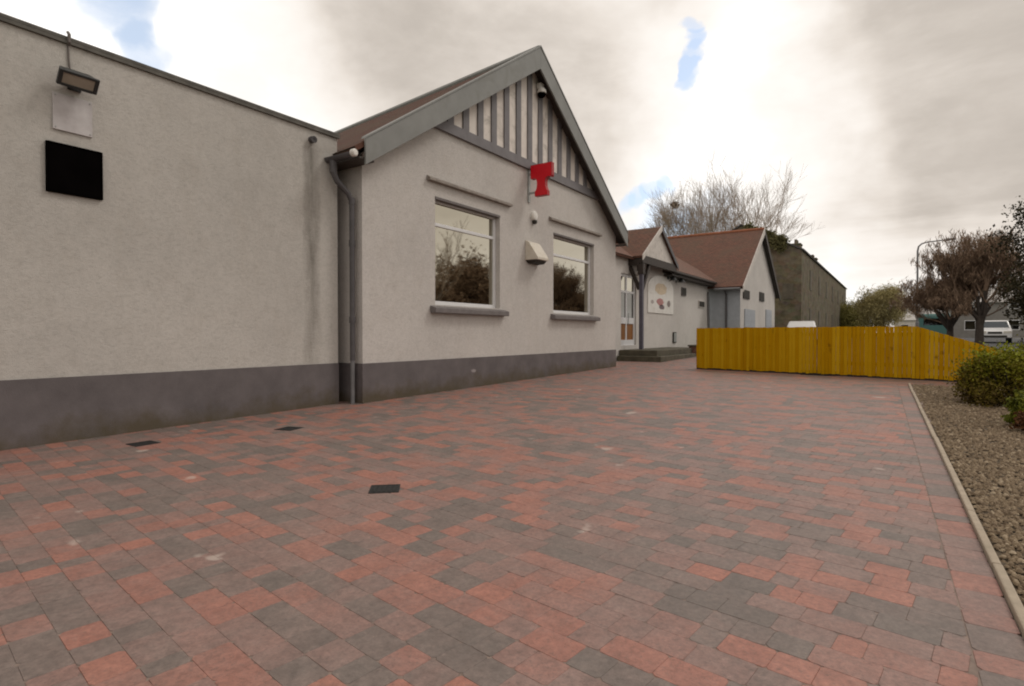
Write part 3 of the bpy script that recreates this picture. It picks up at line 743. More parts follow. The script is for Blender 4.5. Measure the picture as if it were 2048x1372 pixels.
# ------------------------------------------------------------------ yellow fence
def fence():
    A = Vector((-4.54, 15.74)); B = Vector((.87, 14.64)); d = (B-A).normalized(); n = Vector((d.y, -d.x))   # n faces the forecourt
    if n.y > 0: n = -n
    f = thing('picket_fence', (A.x, A.y, gz(A.y)), 'yellow stained close board timber fence sloping down at one end', 'fence')
    L = (B-A).length + 2.3; Lf = 4.98
    def top(s): return 1.315 if s < Lf else max(.62, 1.315 - (s-Lf)*.345)
    def P(s, off, z): q = A + d*s + n*off; return (q.x, q.y, z)
    rnd = random.Random(8)
    pan = [0, 1.56, 3.06, 4.98, 6.5, L]
    for a, b in zip(pan, pan[1:]):
        mb = MB(); s = a + .004
        while s < b - .012:
            w = rnd.uniform(.070, .078); w = min(w, b-s-.003)
            gap = rnd.uniform(.002, .005) if s < 2.6 else rnd.uniform(.003, .009)
            off = rnd.uniform(.0, .005); q = A + d*s; zb = gz(q.y) + rnd.uniform(.025, .05)
            za = top(s) + rnd.uniform(-.006, .006); zc = za + (top(s+w) - top(s))
            n0 = len(mb.f)
            pr = [P(s, off, zb), P(s+w, off, zb), P(s+w, off, zc), P(s, off, za)]
            mb.prism(pr, (n.x*.018, n.y*.018, 0)); tn = rnd.random()
            for k in range(n0, len(mb.f)): mb.tone[k] = tn
            s += w + gap
        mb.build('picket_panel', M['fence'], f)
    for zf in (.22, .80):
        for a, b in zip(pan, pan[1:]):
            if zf > .5 and a > 6: continue
            mb = MB(); za = gz(15) + zf*(top(a)-gz(15)) + .05; zb = gz(15) + zf*(top(b)-gz(15)) + .05
            mb.bar(P(a+.05, -.022, za), P(b-.05, -.022, zb), .04, .085); mb.build('rail', M['fencerail'], f)
    for s in pan:
        q = A + d*s; mb = MB(); mb.obox(P(s+.02, -.095, (gz(q.y)-.1+top(s)-.05)/2), (d.x, d.y, 0), (n.x, n.y, 0), (0,0,1), .045, .045, (top(s)-.05-gz(q.y)+.1)/2); mb.build('post', M['fencerail'], f)
    mb = MB(); mb.bar(P(.0, -.012, gz(15.7)+.03), P(L, -.012, gz(14.2)+.03), .02, .16); mb.build('gravel_board', M['beam'], f)
fence()

# ------------------------------------------------------------------ drain covers
def drain(x, y, s, rz, label):
    t = thing('drain_cover', (x, y, gz(y)), label, 'drain cover', 'drain covers set in the paving', rz)
    mb = MB(); w = .018
    for a in ((-s, s, -s, -s+w), (-s, s, s-w, s), (-s, -s+w, -s+w, s-w), (s-w, s, -s+w, s-w)): mb.box(*a, -.05, .0045)
    mb.build('frame', M['iron'], t, local=True)
    mb = MB(); mb.box(-s+w, s-w, -s+w, s-w, -.02, .0025)
    n = 5
    for k in range(n):
        x0 = -s+w + (2*s-2*w)*(k+.2)/n; mb.box(x0, x0+(2*s-2*w)*.6/n, -s+w+.01, s-w-.01, .0025, .0055)
    mb.build('grate', M['iron'], t, local=True)
drain(-6.35, 2.67, .115, 0, 'small square iron drain cover close to the wing wall, nearest the black panel')
drain(-5.84, 4.0, .115, R(15), 'small square iron drain cover near the wall below the stained streak')
drain(-3.04, 2.855, .105, R(42), 'small dark drain cover out in the middle of the block paving')

# ------------------------------------------------------------------ stone house, distant buildings
st = thing('stone_house', (-5.5, 44, gz(44)), 'tall mossy brown rubble stone house with a slate roof behind the end gable', 'building')
mb = MB(); g0 = gz(44)-.3
mb.poly([(-5.5, 44, g0), (-5.5, 44, 6.98), (-9.5, 44, 9.05), (-13.5, 44, 6.98), (-13.5, 44, g0)])
mb.quad((-5.5, 44, g0), (-5.5, 86, g0), (-5.5, 86, 6.98), (-5.5, 44, 6.98))
mb.poly([(-5.5, 86, g0), (-5.5, 86, 6.98), (-9.5, 86, 9.05), (-13.5, 86, 6.98), (-13.5, 86, g0)])
mb.quad((-13.5, 44, g0), (-13.5, 44, 6.98), (-13.5, 86, 6.98), (-13.5, 86, g0))
mb.build('wall', M['rubble'], st)
mb = MB(); roof_slab(mb, (-5.35, 43.9, 7.05), (-5.35, 86.1, 7.05), (-9.5, 86.1, 9.2), (-9.5, 43.9, 9.2), .1); roof_slab(mb, (-13.65, 43.9, 7.05), (-13.65, 86.1, 7.05), (-9.5, 86.1, 9.2), (-9.5, 43.9, 9.2), .1)
mb.build('roof', M['slate'], st)
for (x, y, h) in ((-6.9, 52, 8.45), (-7.0, 64, 8.6)):
    mb = MB(); mb.box(x-.35, x+.35, y-.6, y+.6, 7.3, h); mb.box(x-.4, x+.4, y-.65, y+.65, h, h+.1)
    for q in (-.3, .3): mb.lathe((x, y+q, h+.1), (0,0,1), [(0, .13), (.35, .11)], 8)
    mb.build('chimney', M['rubble'], st)
for k, y in enumerate((49, 55, 61, 67, 74, 81)):
    for z in (1.6, 4.5):
        mb = MB(); mb.box(-5.5+.004, -5.46, y-.55, y+.55, z, z+1.5); mb.build('window', M['oldwin'], st)
for (x, z) in ((-6.35, 3.6), ):
    mb = MB(); mb.box(x-.35, x+.35, 43.96, 43.996, z, z+1.1); mb.build('window', M['oldwin'], st)

def ivy():
    rnd = random.Random(17); mb = MB(); P = []
    for i in range(2400):
        x = -6.5 - 2.6*rnd.random(); zt = 6.98 + (-5.5-x)*.52
        z = zt + .2 - abs(rnd.gauss(0, .38))*(.8 if x > -6.2 else 1.); P.append((x + rnd.gauss(0, .1), 43.86 - abs(rnd.gauss(0, .10)) + (.3*rnd.random() if z > zt else 0), z))
    for k in range(22):
        c = Vector((-6.6-2.4*rnd.random(), 43.95, 0)); c.z = 7.1 + (-5.5-c.x)*.52
        for i in range(50): P.append(tuple(c + Vector((rnd.gauss(0, .16), rnd.gauss(0, .14), abs(rnd.gauss(0, .14))))))
    leaf_quads(mb, P, .13, rnd); mb.build('ivy', M['ivy'], st)
def house(loc, w, dpt, eave, ridge, wallm, roofm, label, rz=0, chim=True, gable_x=True):
    t = thing('house', loc, label, 'house', None, rz)
    mb = MB(); a, b = w/2, dpt/2
    mb.quad((-a,-b,-.3),(a,-b,-.3),(a,-b,eave),(-a,-b,eave)); mb.quad((a,b,-.3),(-a,b,-.3),(-a,b,eave),(a,b,eave))
    mb.poly([(a,-b,-.3),(a,b,-.3),(a,b,eave),(a,0,ridge-.1),(a,-b,eave)]); mb.poly([(-a,b,-.3),(-a,-b,-.3),(-a,-b,eave),(-a,0,ridge-.1),(-a,b,eave)])
    mb.build('wall', wallm, t, local=True)
    mb = MB()
    for s in (-1, 1): roof_slab(mb, (-a-.2, s*(b+.3), eave-.15), (a+.2, s*(b+.3), eave-.15), (a+.2, 0, ridge), (-a-.2, 0, ridge), .1)
    mb.build('roof', roofm, t, local=True)
    n = max(2, int(w/3))
    for k in range(n):
        x = -a + w*(k+.5)/n
        for z in ([.9] if eave < 4 else [.9, 3.4]):
            for s in (-1, 1):
                mb = MB(); y = s*b; mb.box(x-.55, x+.55, min(y, y+s*.04), max(y, y+s*.04), z, z+1.2)
                f = mb.build('window', M['upvc'], t, local=True)
                mb = MB(); yo = y+s*.045; mb.quad((x-.48, yo, z+.08), (x+.48, yo, z+.08), (x+.48, yo, z+1.12), (x-.48, yo, z+1.12)); mb.build('pane', M['glass2'], f, local=True)
    if chim:
        mb = MB(); mb.box(a*.55-.4, a*.55+.4, -.4, .4, ridge-.6, ridge+1.1)
        for q in (-.2, .2): mb.lathe((a*.55+q, 0, ridge+1.1), (0,0,1), [(0, .12), (.4, .1)], 8)
        mb.build('chimney', M['rubble'], t, local=True)
    return t
house((9.4, 92, gz(92)), 8, 7, 4.4, 6.4, M['pavement'], M['slatepale'], 'grey house with a pale slate roof showing beyond the brown trees')
house((4.2, 125, gz(125)), 9, 8, 3.0, 5.6, M['wgrey'], M['slatepale'], 'distant white house with a pale roof past the round olive tree')
house((13.5, 49, gz(49)), 11, 8, 3.1, 4.4, M['rubble'], M['slate'], 'low dark house with a chimney across the road, reflected in the far window', R(12))

# ------------------------------------------------------------------ vehicles
def car(name, loc, rz, paint, label, cat, van=False):
    t = thing(name, loc, label, cat, None, rz)
    L, W_, H_ = (4.9, 1.9, 1.95) if van else (4.1, 1.7, 1.47)
    if van: side = [(-.5*L, .35), (.5*L, .35), (.5*L, .95), (.42*L, 1.1), (.30*L, 1.85), (.27*L, H_), (-.48*L, H_), (-.5*L, 1.8)]
    else: side = [(-.5*L, .3), (.5*L, .3), (.5*L, .62), (.46*L, .78), (.22*L, .93), (.06*L, H_-.06), (.0, H_), (-.26*L, H_), (-.34*L, H_-.06), (-.47*L, .98), (-.5*L, .9)]
    mb = MB(); n = len(side); secs = [(-W_/2, .93, 0), (-W_/2+.02, 1, 0), (W_/2-.02, 1, 0), (W_/2, .93, 0)]
    def sec(y, inset):
        out = []
        for x, z in side:
            k = max(0, (z-.95)/(H_-.95)) if z > .95 else 0
            yy = y*(1 - (.06 if van else .20)*k)
            out.append((x, yy, z))
        return out
    A, B = sec(-W_/2, 0), sec(W_/2, 0); mb.add(A+B, [tuple(range(n)), tuple(range(2*n-1, n-1, -1))] + [(i, n+i, n+(i+1) % n, (i+1) % n) for i in range(n)])
    mb.build('body', paint, t, bevel=.05, local=True, smooth=False)
    def strip(name, pts, mat):
        m = MB(); m.poly(pts); m.build(name, mat, t, local=True)
    if not van:
        a, b = Vector((.22*L, 0, .93)), Vector((.06*L, 0, H_-.06)); nn = Vector((b.z-a.z, 0, a.x-b.x)).normalized()*.012
        lo, hi = a.lerp(b, .08)+nn, a.lerp(b, .94)+nn
        strip('windscreen', [(lo.x, -.74, lo.z), (lo.x, .74, lo.z), (hi.x, .62, hi.z), (hi.x, -.62, hi.z)], M['carglass'])
        for s in (-1, 1):
            P = [(.19*L, s*.862, .97), (.05*L, s*.72, H_-.13), (-.30*L, s*.72, H_-.13), (-.40*L, s*.862, 1.0)]
            strip('side_window', P if s < 0 else P[::-1], M['carglass'])
            m = MB(); m.box(.5*L-.02, .5*L+.012, s*.62-.2, s*.62+.2, .58, .74); m.build('headlight', M['headlight'], t, bevel=.02, local=True)
        m = MB(); m.box(.5*L, .5*L+.01, -.36, .36, .56, .70); m.box(.5*L, .5*L+.012, -.6, .6, .33, .46); m.build('grille', M['darkgrille'], t, local=True)
    else:
        a, b = Vector((.42*L, 0, 1.1)), Vector((.30*L, 0, 1.85)); nn = Vector((b.z-a.z, 0, a.x-b.x)).normalized()*.012
        lo, hi = a.lerp(b, .06)+nn, a.lerp(b, .9)+nn
        strip('windscreen', [(lo.x, -.85, lo.z), (lo.x, .85, lo.z), (hi.x, .8, hi.z), (hi.x, -.8, hi.z)], M['carglass'])
        strip('rear_window', [(-.5*L-.004, .6, 1.15), (-.5*L-.004, -.6, 1.15), (-.5*L-.004, -.58, 1.62), (-.5*L-.004, .58, 1.62)], M['carglass'])
    for x in (-.31*L, .31*L):
        for s in (-1, 1):
            m = MB(); m.lathe((x, s*(W_/2-.2), .31), (0, s, 0), [(0, .31), (.19, .31), (.205, .28)], 20); w = m.build('wheel', M['tyre'], t, local=True)
            m = MB(); m.lathe((x, s*(W_/2+.004), .31), (0, s, 0), [(0, .2), (.012, .19), (.014, .0)], 16); m.build('rim', M['rim'], w, local=True)
    return t
car('parked_car', (5.45, 50, gz(50)), R(-95), M['carwhite'], 'white car facing the camera on the road beyond the brown trees', 'car')
car('parked_car', (-4.95, 40.2, gz(40.2)), R(95), M['carwhite'], 'white car parked behind the yellow fence, only its roof showing', 'car')
car('parked_van', (2.25, 52, gz(52)), R(88), M['carteal'], 'teal van parked beyond the fence behind the brown tree trunks', 'van', van=True)

# ------------------------------------------------------------------ street lamp
t = thing('street_lamp', (1.1, 45, gz(45)), 'tall thin grey street lamp with a long arm beside the reddish brown trees', 'street lamp')
mb = MB(); mb.tube([(1.1, 45, gz(45)-.1), (1.1, 45, 1.9), (1.1, 45, 1.95), (1.08, 45, 6.5), (1.13, 45, 6.78), (1.3, 45, 6.95), (1.6, 45, 7.03), (2.55, 45, 7.08)], [.10, .10, .065, .055, .05, .045, .04, .035], 8); mb.build('pole', M['pipe2'], t)
mb = MB(); mb.prism([(2.5, 44.87, 7.03), (3.05, 44.87, 7.05), (2.95, 44.87, 7.17), (2.5, 44.87, 7.15)], (0, .26, 0)); mb.build('lamp_head', M['pipe2'], t, bevel=.02)

# ------------------------------------------------------------------ vegetation
def grow(p, d, L, r, depth, maxd, out, rnd, spread=.55, up=.12, kids=(2, 3), shrink=.72, wob=.16, seg=4):
    pts = [Vector(p)]; d = Vector(d).normalized()
    for i in range(seg):
        d = (d + Vector((rnd.uniform(-wob, wob), rnd.uniform(-wob, wob), rnd.uniform(-wob, wob) + up*.4))).normalized()
        pts.append(pts[-1] + d*L/seg)
    r1 = r*.62
    out.append((depth, pts, [r + (r1-r)*i/seg for i in range(seg+1)]))
    if depth >= maxd: return
    for k in range(rnd.randint(*kids)):
        f = rnd.uniform(.45, 1.) if k else 1.
        q = pts[min(seg, max(1, int(round(f*seg))))]
        ax = Vector((rnd.gauss(0, 1), rnd.gauss(0, 1), rnd.gauss(0, .6))).normalized()
        nd = (d + ax*spread*rnd.uniform(.6, 1.3) + Vector((0, 0, up))).normalized()
        grow(q, nd, L*shrink*rnd.uniform(.8, 1.15), r1*(.85 if k == 0 else .68), depth+1, maxd, out, rnd, spread, up, kids, shrink, wob, seg)

def leaf_quads(mb, pts, size, rnd, tonef=None, elong=1.6, rise=0):
    for p in pts:
        n = Vector((rnd.gauss(0, 1), rnd.gauss(0, 1), rnd.gauss(0, 1))).normalized(); u = n.orthogonal().normalized(); v = n.cross(u)
        a = rnd.uniform(0, 6.28); u, v = u*math.cos(a)+v*math.sin(a), v*math.cos(a)-u*math.sin(a)
        if rise:
            u = Vector((rnd.gauss(0, .6), rnd.gauss(0, .6), rise)).normalized(); v = u.cross(n).normalized(); n = u.cross(v)
        s = size*rnd.uniform(.6, 1.3); p = Vector(p); mid = n*s*.18
        t = rnd.random() if tonef is None else tonef(p, rnd)
        o = len(mb.v)
        mb.v += [tuple(p - u*s*elong*.5), tuple(p + v*s*.45 + mid), tuple(p + u*s*elong*.5), tuple(p - v*s*.45 + mid)]
        mb.f.append((o, o+1, o+2, o+3)); mb.tone[len(mb.f)-1] = max(0, min(1, t))

def tree(name, base, label, h, r, seed, twigm, barkm, trunk_h, maxd=5, spread=.6, up=.15, kids=(2, 3), shrink=.74, first=5, split=2, buds=None, budn=0, buds_size=.06, lean=(0,0), L0=None, minr=.006, grp=None, out_ang=.75, crown_kind='crown', low=.82, sprig=None):
    rnd = random.Random(seed)
    t = thing(name, base, label, 'tree', grp)
    base = Vector(base); out = []
    top = base + Vector((lean[0], lean[1], trunk_h))
    out.append((0, [base - Vector((0,0,.15)), base.lerp(top, .3), base.lerp(top, .7), top], [r*1.25, r, r*.9, r*.82]))
    L0 = L0 or (h-trunk_h)*.42
    for k in range(first):
        a = 6.28*(k + rnd.uniform(-.3, .3))/first; e = rnd.uniform(.6, 1.2)
        d = Vector((math.cos(a)*out_ang*e, math.sin(a)*out_ang*e, 1))
        grow(base.lerp(top, rnd.uniform(low, 1.)), d, L0*rnd.uniform(.85, 1.15), r*.55, 1, maxd, out, rnd, spread, up, kids, shrink)
    tr, cr = MB(), MB(); tips = []
    for dep, pts, rr in out:
        if dep < split: tr.tube(pts, rr, 7, caps=False)
        else:
            cr.tube(pts, [max(minr, q) for q in rr], 3, caps=False); 
            if dep >= maxd-1: tips += pts[1:]
    tr.build('trunk', barkm, t, smooth=True)
    c = cr.build(crown_kind, twigm, t)
    if buds:
        lb = MB(); P = []
        for i in range(budn):
            q = rnd.choice(tips); P.append(q + Vector((rnd.gauss(0, .07), rnd.gauss(0, .07), rnd.gauss(0, .07))))
        leaf_quads(lb, P, buds_size, rnd, None, sprig or 1.6, 1.3 if sprig else 0); o = lb.build('foliage', buds, c, local=True)
        o.data.transform(__import__('mathutils').Matrix.Translation(-base))
    return t

tree('bare_tree', (-13.7, 60, gz(60)), 'tall bare grey tree rising behind the end gable, widest of the bare trees', 17.5, .30, 27, M['twig'], M['bark'], 4.6, maxd=6, spread=.52, up=.10, kids=(3, 4), first=8, minr=.0085, out_ang=.56, L0=4.3, shrink=.74, grp='bare trees behind the roofs')
tree('bare_tree', (-18.6, 60, gz(60)), 'bare grey tree with a dark nest, rising behind the porch roof', 14.5, .26, 33, M['twig'], M['bark'], 4.6, maxd=6, spread=.5, up=.14, kids=(3, 4), first=7, minr=.0085, out_ang=.55, L0=3.7, shrink=.73, grp='bare trees behind the roofs')
mb = MB(); rnd = random.Random(4)
for i in range(90):
    a = Vector((rnd.gauss(0, 1), rnd.gauss(0, 1), rnd.gauss(0, .8))).normalized(); b = Vector((rnd.gauss(0, 1), rnd.gauss(0, 1), rnd.gauss(0, 1))).normalized()*.28
    c = Vector((-19.35, 59.0, 14.65)) + a*.26; mb.tube([c-b, c+b], .035, 4)
tag(mb.build('bird_nest', M['nest'], origin=(-19.35, 59.0, 14.4)), 'round dark bird nest in the top of the bare tree', 'nest')

tree('budding_tree', (1.86, 30, gz(30)), 'reddish brown budding tree with dense twigs, beside the street lamp', 4.7, .13, 5, M['twigred'], M['barkdark'], 1.35, maxd=6, spread=.75, up=.09, kids=(3, 3), first=10, minr=.007, buds=M['budred'], budn=22000, buds_size=.026, L0=.78, shrink=.74, out_ang=.72, low=.6, grp='reddish brown trees past the fence', sprig=7)
tree('budding_tree', (2.72, 29, gz(29)), 'larger dark brown budding tree with upright twigs, second past the street lamp', 5.6, .15, 9, M['twigred'], M['barkdark'], 1.6, maxd=6, spread=.62, up=.18, kids=(3, 3), first=9, minr=.007, buds=M['budred'], budn=21000, buds_size=.026, L0=1.08, shrink=.75, out_ang=.62, low=.62, grp='reddish brown trees past the fence', sprig=8)

def round_tree(name, base, label, rx, rz, zc, n, leafm, barkm, seed, size, trunk_r=.2, cat='tree', grp=None, sprig=(1.6, 0)):
    rnd = random.Random(seed); t = thing(name, base, label, cat, grp); base = Vector(base)
    tr = MB(); C0 = base + Vector((0, 0, zc))
    tr.tube([base - Vector((0,0,.1)), base + Vector((.05, 0, zc*.5)), C0], [trunk_r*1.2, trunk_r, trunk_r*.6], 8)
    limbs = []
    for k in range(26):
        d = Vector((rnd.gauss(0, 1), rnd.gauss(0, 1), rnd.gauss(.1, .8))).normalized(); e = C0 + Vector((d.x*rx, d.y*rx, d.z*rz))*rnd.uniform(.7, .98)
        m = C0.lerp(e, .5) + Vector((rnd.gauss(0, .1), rnd.gauss(0, .1), rnd.gauss(.1, .1)))*rx*.6
        tr.tube([base + Vector((0,0,zc*rnd.uniform(.45, .9))), m, e], [trunk_r*.4, trunk_r*.22, trunk_r*.06], 5, caps=False); limbs.append((m, e))
    tr.build('trunk', barkm, t, smooth=True)
    clumps = [C0 + Vector((d.x*rx, d.y*rx, d.z*rz))*rnd.uniform(.35, .97) for d in [Vector((rnd.gauss(0, 1), rnd.gauss(0, 1), rnd.gauss(0, 1))).normalized() for _ in range(70)]]
    ct = [rnd.uniform(.1, .9) for _ in clumps]
    lb = MB(); P = []; T = {}
    for i in range(n):
        k = rnd.randrange(len(clumps)); s = rx*.19
        P.append(clumps[k] + Vector((rnd.gauss(0, s), rnd.gauss(0, s), rnd.gauss(0, s*.9)))); T[i] = ct[k]
    it = iter(range(n))
    leaf_quads(lb, P, size, rnd, lambda p, r_: T[next(it)] + r_.uniform(-.25, .25), *sprig)
    lb.build('crown', leafm, t); return t
round_tree('round_tree', (-1.3, 70, gz(70)), 'round olive brown tree between the stone house and the street lamp', 2.35, 2.35, 3.1, 17000, M['budolive'], M['twigolive'], 3, .055, sprig=(7, .5))
round_tree('round_tree', (-4.2, 78, gz(78)), 'smaller yellowish green tree against the end of the stone house', 2.2, 1.9, 2.3, 14000, leafy('yellow_green_buds', [(0., (.17, .15, .045)), (1., (.34, .31, .10))]), M['twigolive'], 8, .06, sprig=(6, .5))
round_tree('evergreen_tree', (2.74, 15.9, gz(15.9)), 'dark evergreen tree cut off by the edge of the photo', .92, 2.1, 2.1, 24000, M['leafever'], M['barkdark'], 6, .045, .09)
round_tree('broad_tree', (10.2, 30.5, gz(30.5)), 'broad dark tree across the road, reflected in the near window', 2.6, 2.5, 3.6, 12000, M['budred'], M['barkdark'], 12, .16)
round_tree('broad_tree', (9.0, 25.5, gz(25.5)), 'smaller dark tree across the road, reflected in the near window', 1.9, 1.7, 2.3, 8000, M['budred'], M['barkdark'], 13, .15)
tree('bare_tree', (7.6, 23.5, gz(23.5)), 'slender bare tree across the road, reflected in the near window', 6.5, .14, 41, M['twig'], M['bark'], 1.8, maxd=5, spread=.5, up=.15, first=5, minr=.012, L0=1.9)

ivy()
def shrub(name, base, label, rx, ry, h, n, leafm, seed, size, tonef=None, stems=24, stemm='barkdark'):
    rnd = random.Random(seed); t = thing(name, base, label, 'shrub'); base = Vector(base)
    sm = MB(); ends = []
    for k in range(stems):
        a = rnd.uniform(0, 6.28); q = rnd.random()**.5
        e = base + Vector((math.cos(a)*rx*q, math.sin(a)*ry*q, h*(1-.45*q*q)*rnd.uniform(.75, 1.05)))
        m = base.lerp(e, .5) + Vector((math.cos(a)*rx*.12, math.sin(a)*ry*.12, -.03))
        sm.tube([base + Vector((math.cos(a)*rx*.2*q, math.sin(a)*ry*.2*q, -.03)), m, e], [.012, .009, .004], 4, caps=False); ends.append((m, e))
    sm.build('stems', M[stemm], t)
    lb = MB(); P = []
    cl = [];
    for k in range(60):
        a = rnd.uniform(0, 6.28); q = rnd.random()**.45; zz = rnd.random()
        rr = math.sqrt(max(0, 1-(zz*.98-.12)**2)) if zz > .12 else .92
        cl.append(base + Vector((math.cos(a)*rx*q*rr, math.sin(a)*ry*q*rr, .05 + h*zz*.93)))
    for i in range(n):
        c = rnd.choice(cl); s = rx*.14; q = c + Vector((rnd.gauss(0, s), rnd.gauss(0, s), rnd.gauss(0, s)))
        q.z = max(q.z, base.z + .01); P.append(q)
    leaf_quads(lb, P, size, rnd, tonef and (lambda p, r_: tonef(p - base, r_)))
    lb.build('foliage', leafm, t); return t
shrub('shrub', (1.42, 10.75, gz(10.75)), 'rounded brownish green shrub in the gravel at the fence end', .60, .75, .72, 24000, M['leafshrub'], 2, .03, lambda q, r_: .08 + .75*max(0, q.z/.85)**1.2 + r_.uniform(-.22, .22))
shrub('shrub', (2.15, 11.6, gz(11.6)), 'taller dark leafy shrub behind the rounded one, under the evergreen', .5, .8, .85, 12000, M['leafshrub'], 7, .036, lambda q, r_: .35 + r_.uniform(-.3, .3))
shrub('low_plant', (1.27, 8.55, gz(8.55)), 'low bright green plant on the gravel in front of the rounded shrub', .20, .24, .36, 3600, M['leafgreen'], 4, .032, stems=14)
shrub('low_plant', (1.22, 8.1, gz(8.1)), 'low rusty brown plant at the gravel edge of the photo', .15, .18, .17, 900, M['leafrust'], 5, .035, stems=10)

# ------------------------------------------------------------------ sky
SUN_AZ, SUN_EL = 42, 48                       # azimuth from +Y towards +X
w = bpy.data.worlds.new('World'); scn.world = w; w.use_nodes = True
nt = w.node_tree; N = nt.nodes; lk = nt.links.new
for n in list(N): N.remove(n)
outn = N.new('ShaderNodeOutputWorld'); bg = N.new('ShaderNodeBackground'); bg.inputs['Strength'].default_value = .1; lk(bg.outputs[0], outn.inputs[0])
sky = N.new('ShaderNodeTexSky'); sky.sky_type = 'NISHITA'; sky.sun_disc = False
sky.sun_elevation = R(SUN_EL); sky.sun_rotation = R(SUN_AZ)
tc = N.new('ShaderNodeTexCoord'); D0 = tc.outputs['Generated']
def vm(op, a, b=None):
    n = N.new('ShaderNodeVectorMath'); n.operation = op
    for i, v in enumerate((a, b)):
        if v is None: continue
        if isinstance(v, tuple): n.inputs[i].default_value = v
        else: lk(v, n.inputs[i])
    return n
def mt(op, a, b=0., clamp=False):
    n = N.new('ShaderNodeMath'); n.operation = op; n.use_clamp = clamp
    for i, v in enumerate((a, b)):
        if isinstance(v, (int, float)): n.inputs[i].default_value = v
        else: lk(v, n.inputs[i])
    return n.outputs[0]
def ns(scale, src, detail=6, rough=.55, dist=0.):
    n = N.new('ShaderNodeTexNoise'); n.inputs['Scale'].default_value = scale; n.inputs['Detail'].default_value = detail
    n.inputs['Roughness'].default_value = rough; n.inputs['Distortion'].default_value = dist; lk(src, n.inputs['Vector']); return n
wn = ns(2.6, D0, 5); off = vm('SUBTRACT', wn.outputs['Color'], (.5, .5, .5)); offs = vm('MULTIPLY', off.outputs[0], (.36, .36, .22))
D = vm('NORMALIZE', vm('ADD', D0, offs.outputs[0]).outputs[0]).outputs[0]
wn2 = ns(11, D0, 4); off2 = vm('MULTIPLY', vm('SUBTRACT', wn2.outputs['Color'], (.5, .5, .5)).outputs[0], (.09, .09, .07))
DF = vm('NORMALIZE', vm('ADD', D0, off2.outputs[0]).outputs[0]).outputs[0]
def dirv(az, el): return (math.sin(R(az))*math.cos(R(el)), math.cos(R(az))*math.cos(R(el)), math.sin(R(el)))
def lobe(az, el, amp, wid, src=D):
    d = vm('DOT_PRODUCT', src, dirv(az, el)).outputs['Value']
    m = N.new('ShaderNodeMapRange'); m.interpolation_type = 'SMOOTHSTEP'; lk(d, m.inputs[0])
    m.inputs[1].default_value = math.cos(R(wid)); m.inputs[2].default_value = 1.; m.inputs[3].default_value = 0; m.inputs[4].default_value = amp
    return m.outputs[0]
sx = N.new('ShaderNodeSeparateXYZ'); lk(D0, sx.inputs[0])
den = mt('ADD', mt('MAXIMUM', sx.outputs[2], 0.), .16)
cb = N.new('ShaderNodeCombineXYZ'); lk(mt('DIVIDE', sx.outputs[0], den), cb.inputs[0]); lk(mt('DIVIDE', sx.outputs[1], den), cb.inputs[1])
sq = vm('MULTIPLY', D0, (1., 1., 2.3)).outputs[0]
n1 = ns(2.1, sq, 8, .56, .5).outputs['Fac']; n2 = ns(5.2, sq, 8, .6, .3).outputs['Fac']
band = ns(3.0, vm('MULTIPLY', D0, (1., 1., 9.)).outputs[0], 6, .55, .4).outputs['Fac']
low = N.new('ShaderNodeMapRange'); low.interpolation_type = 'SMOOTHSTEP'; lk(sx.outputs[2], low.inputs[0])
for i_, v_ in enumerate((.05, .30, 1., 0.)): low.inputs[i_+1].default_value = v_
val = mt('ADD', .62, mt('MULTIPLY', mt('SUBTRACT', n1, .5), 1.05)); val = mt('ADD', val, mt('MULTIPLY', mt('SUBTRACT', n2, .5), .58))
val = mt('ADD', val, mt('MULTIPLY', mt('MULTIPLY', mt('SUBTRACT', band, .5), 1.1), low.outputs[0]))
for L_ in ((-13, 20, .46, 11), (-11, 11, .22, 11), (-20, 9, .20, 9), (-64, 23, .55, 13), (-78, 22, .45, 14), (-2, 4.6, .34, 8), (-8, 3, .18, 10), (-55, 17, .30, 9),
           (-49, 26, -.20, 15), (-38, 23, -.16, 14), (-28, 22, -.12, 10), (3, 20, -.42, 16), (7, 13, -.10, 10), (-1.5, 8.4, -.12, 5), (-9, 29, .25, 8)):
    val = mt('ADD', val, lobe(*L_))
cr = N.new('ShaderNodeValToRGB'); lk(mt('MULTIPLY', val, .7, True), cr.inputs[0]); els = cr.color_ramp.elements
cols = [(.0, (4.4, 3.95, 3.5)), (.16, (5.5, 4.95, 4.4)), (.34, (7.3, 6.65, 6.0)), (.52, (8.7, 8.1, 7.5)), (.72, (9.6, 9.2, 8.7)), (1., (11.5, 11.2, 10.8))]
while len(els) < len(cols): els.new(.5)
for e, (p, c) in zip(els, cols): e.position = p; e.color = (*c, 1)
hole = mt('ADD', lobe(-69, 25.5, .95, 4.0, DF), lobe(-66.6, 22.2, .8, 2.4, DF))
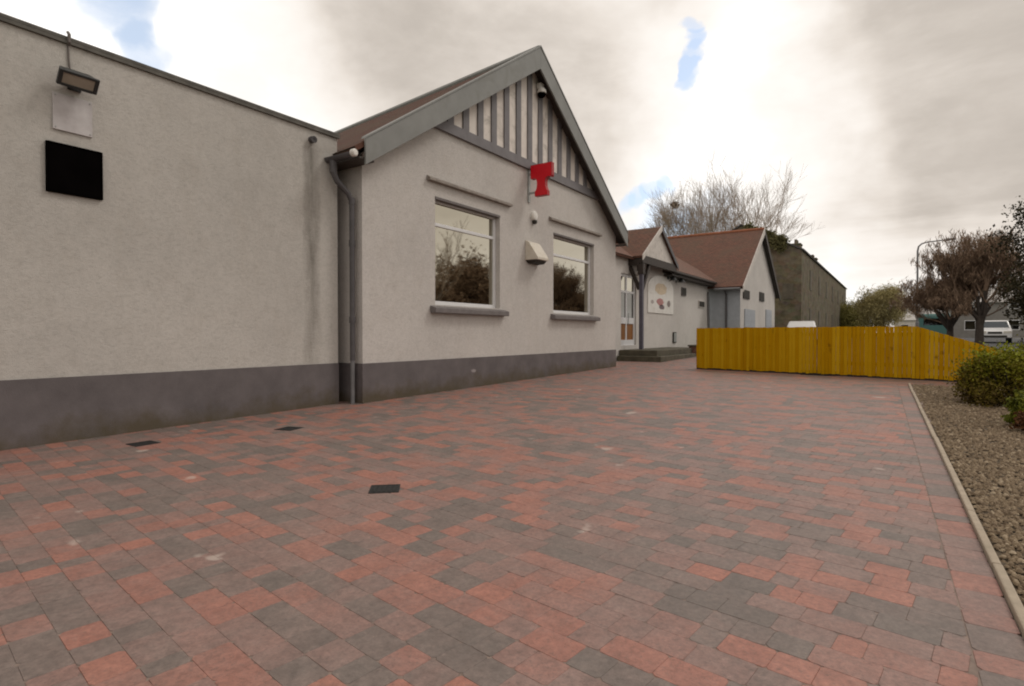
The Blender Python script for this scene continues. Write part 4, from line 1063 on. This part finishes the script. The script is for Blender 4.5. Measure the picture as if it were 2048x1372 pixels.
for L_ in ((-17.1, 23.6, .9, 1.3, DF), (-17.2, 24.7, .85, 1.25, DF), (-17.1, 26.0, .8, 1.0, DF), (-17.3, 27.2, .7, .9, DF), (-23.0, 12.2, .8, 1.2, DF), (-21.8, 12.7, .8, 1.2, DF), (-20.6, 13.2, .8, 1.2, DF), (-19.4, 13.8, .75, 1.1, DF), (-15, 10.2, .62, 4.6, DF), (-19.3, 9.6, .8, 4.0, DF)): hole = mt('ADD', hole, lobe(*L_))
hm = N.new('ShaderNodeMapRange'); hm.interpolation_type = 'SMOOTHSTEP'; lk(mt('MULTIPLY', hole, mt('ADD', mt('MULTIPLY', n2, 1.2), .35)), hm.inputs[0])
hm.inputs[1].default_value = .08; hm.inputs[2].default_value = 1.05; hm.inputs[4].default_value = .85
mx = N.new('ShaderNodeMix'); mx.data_type = 'RGBA'; lk(hm.outputs[0], mx.inputs[0]); lk(cr.outputs[0], mx.inputs[6])
blue = N.new('ShaderNodeMix'); blue.data_type = 'RGBA'; blue.blend_type = 'ADD'; blue.inputs[0].default_value = 1.; lk(sky.outputs[0], blue.inputs[6]); blue.inputs[7].default_value = (2.9, 3.4, 4.0, 1)
lk(blue.outputs[2], mx.inputs[7]); lk(mx.outputs[2], bg.inputs['Color'])

sl = bpy.data.lights.new('sun', 'SUN'); sl.energy = .8; sl.angle = R(14); sl.color = (1, .95, .88)
so = bpy.data.objects.new('sun', sl); COL.objects.link(so)
so.rotation_euler = Vector(dirv(SUN_AZ, SUN_EL)).to_track_quat('Z', 'Y').to_euler(); so.location = (8, 10, 20)

# ------------------------------------------------------------------ camera
cam = bpy.data.cameras.new('camera'); co = bpy.data.objects.new('camera', cam); COL.objects.link(co)
cam.sensor_width = 36; cam.lens = 1135/2048*36; cam.clip_end = 3000; cam.clip_start = .05
co.location = (0, 0, 1.15); co.rotation_euler = (R(90-.9086), 0, R(34.1156)); scn.camera = co
scn.view_settings.view_transform = 'Standard'; scn.view_settings.look = 'None'; scn.view_settings.exposure = .16; scn.view_settings.gamma = 1
scn.render.filter_size = 1.5; scn.cycles.filter_width = 2.0
scn.cycles.max_bounces = 6; scn.cycles.use_denoising = True
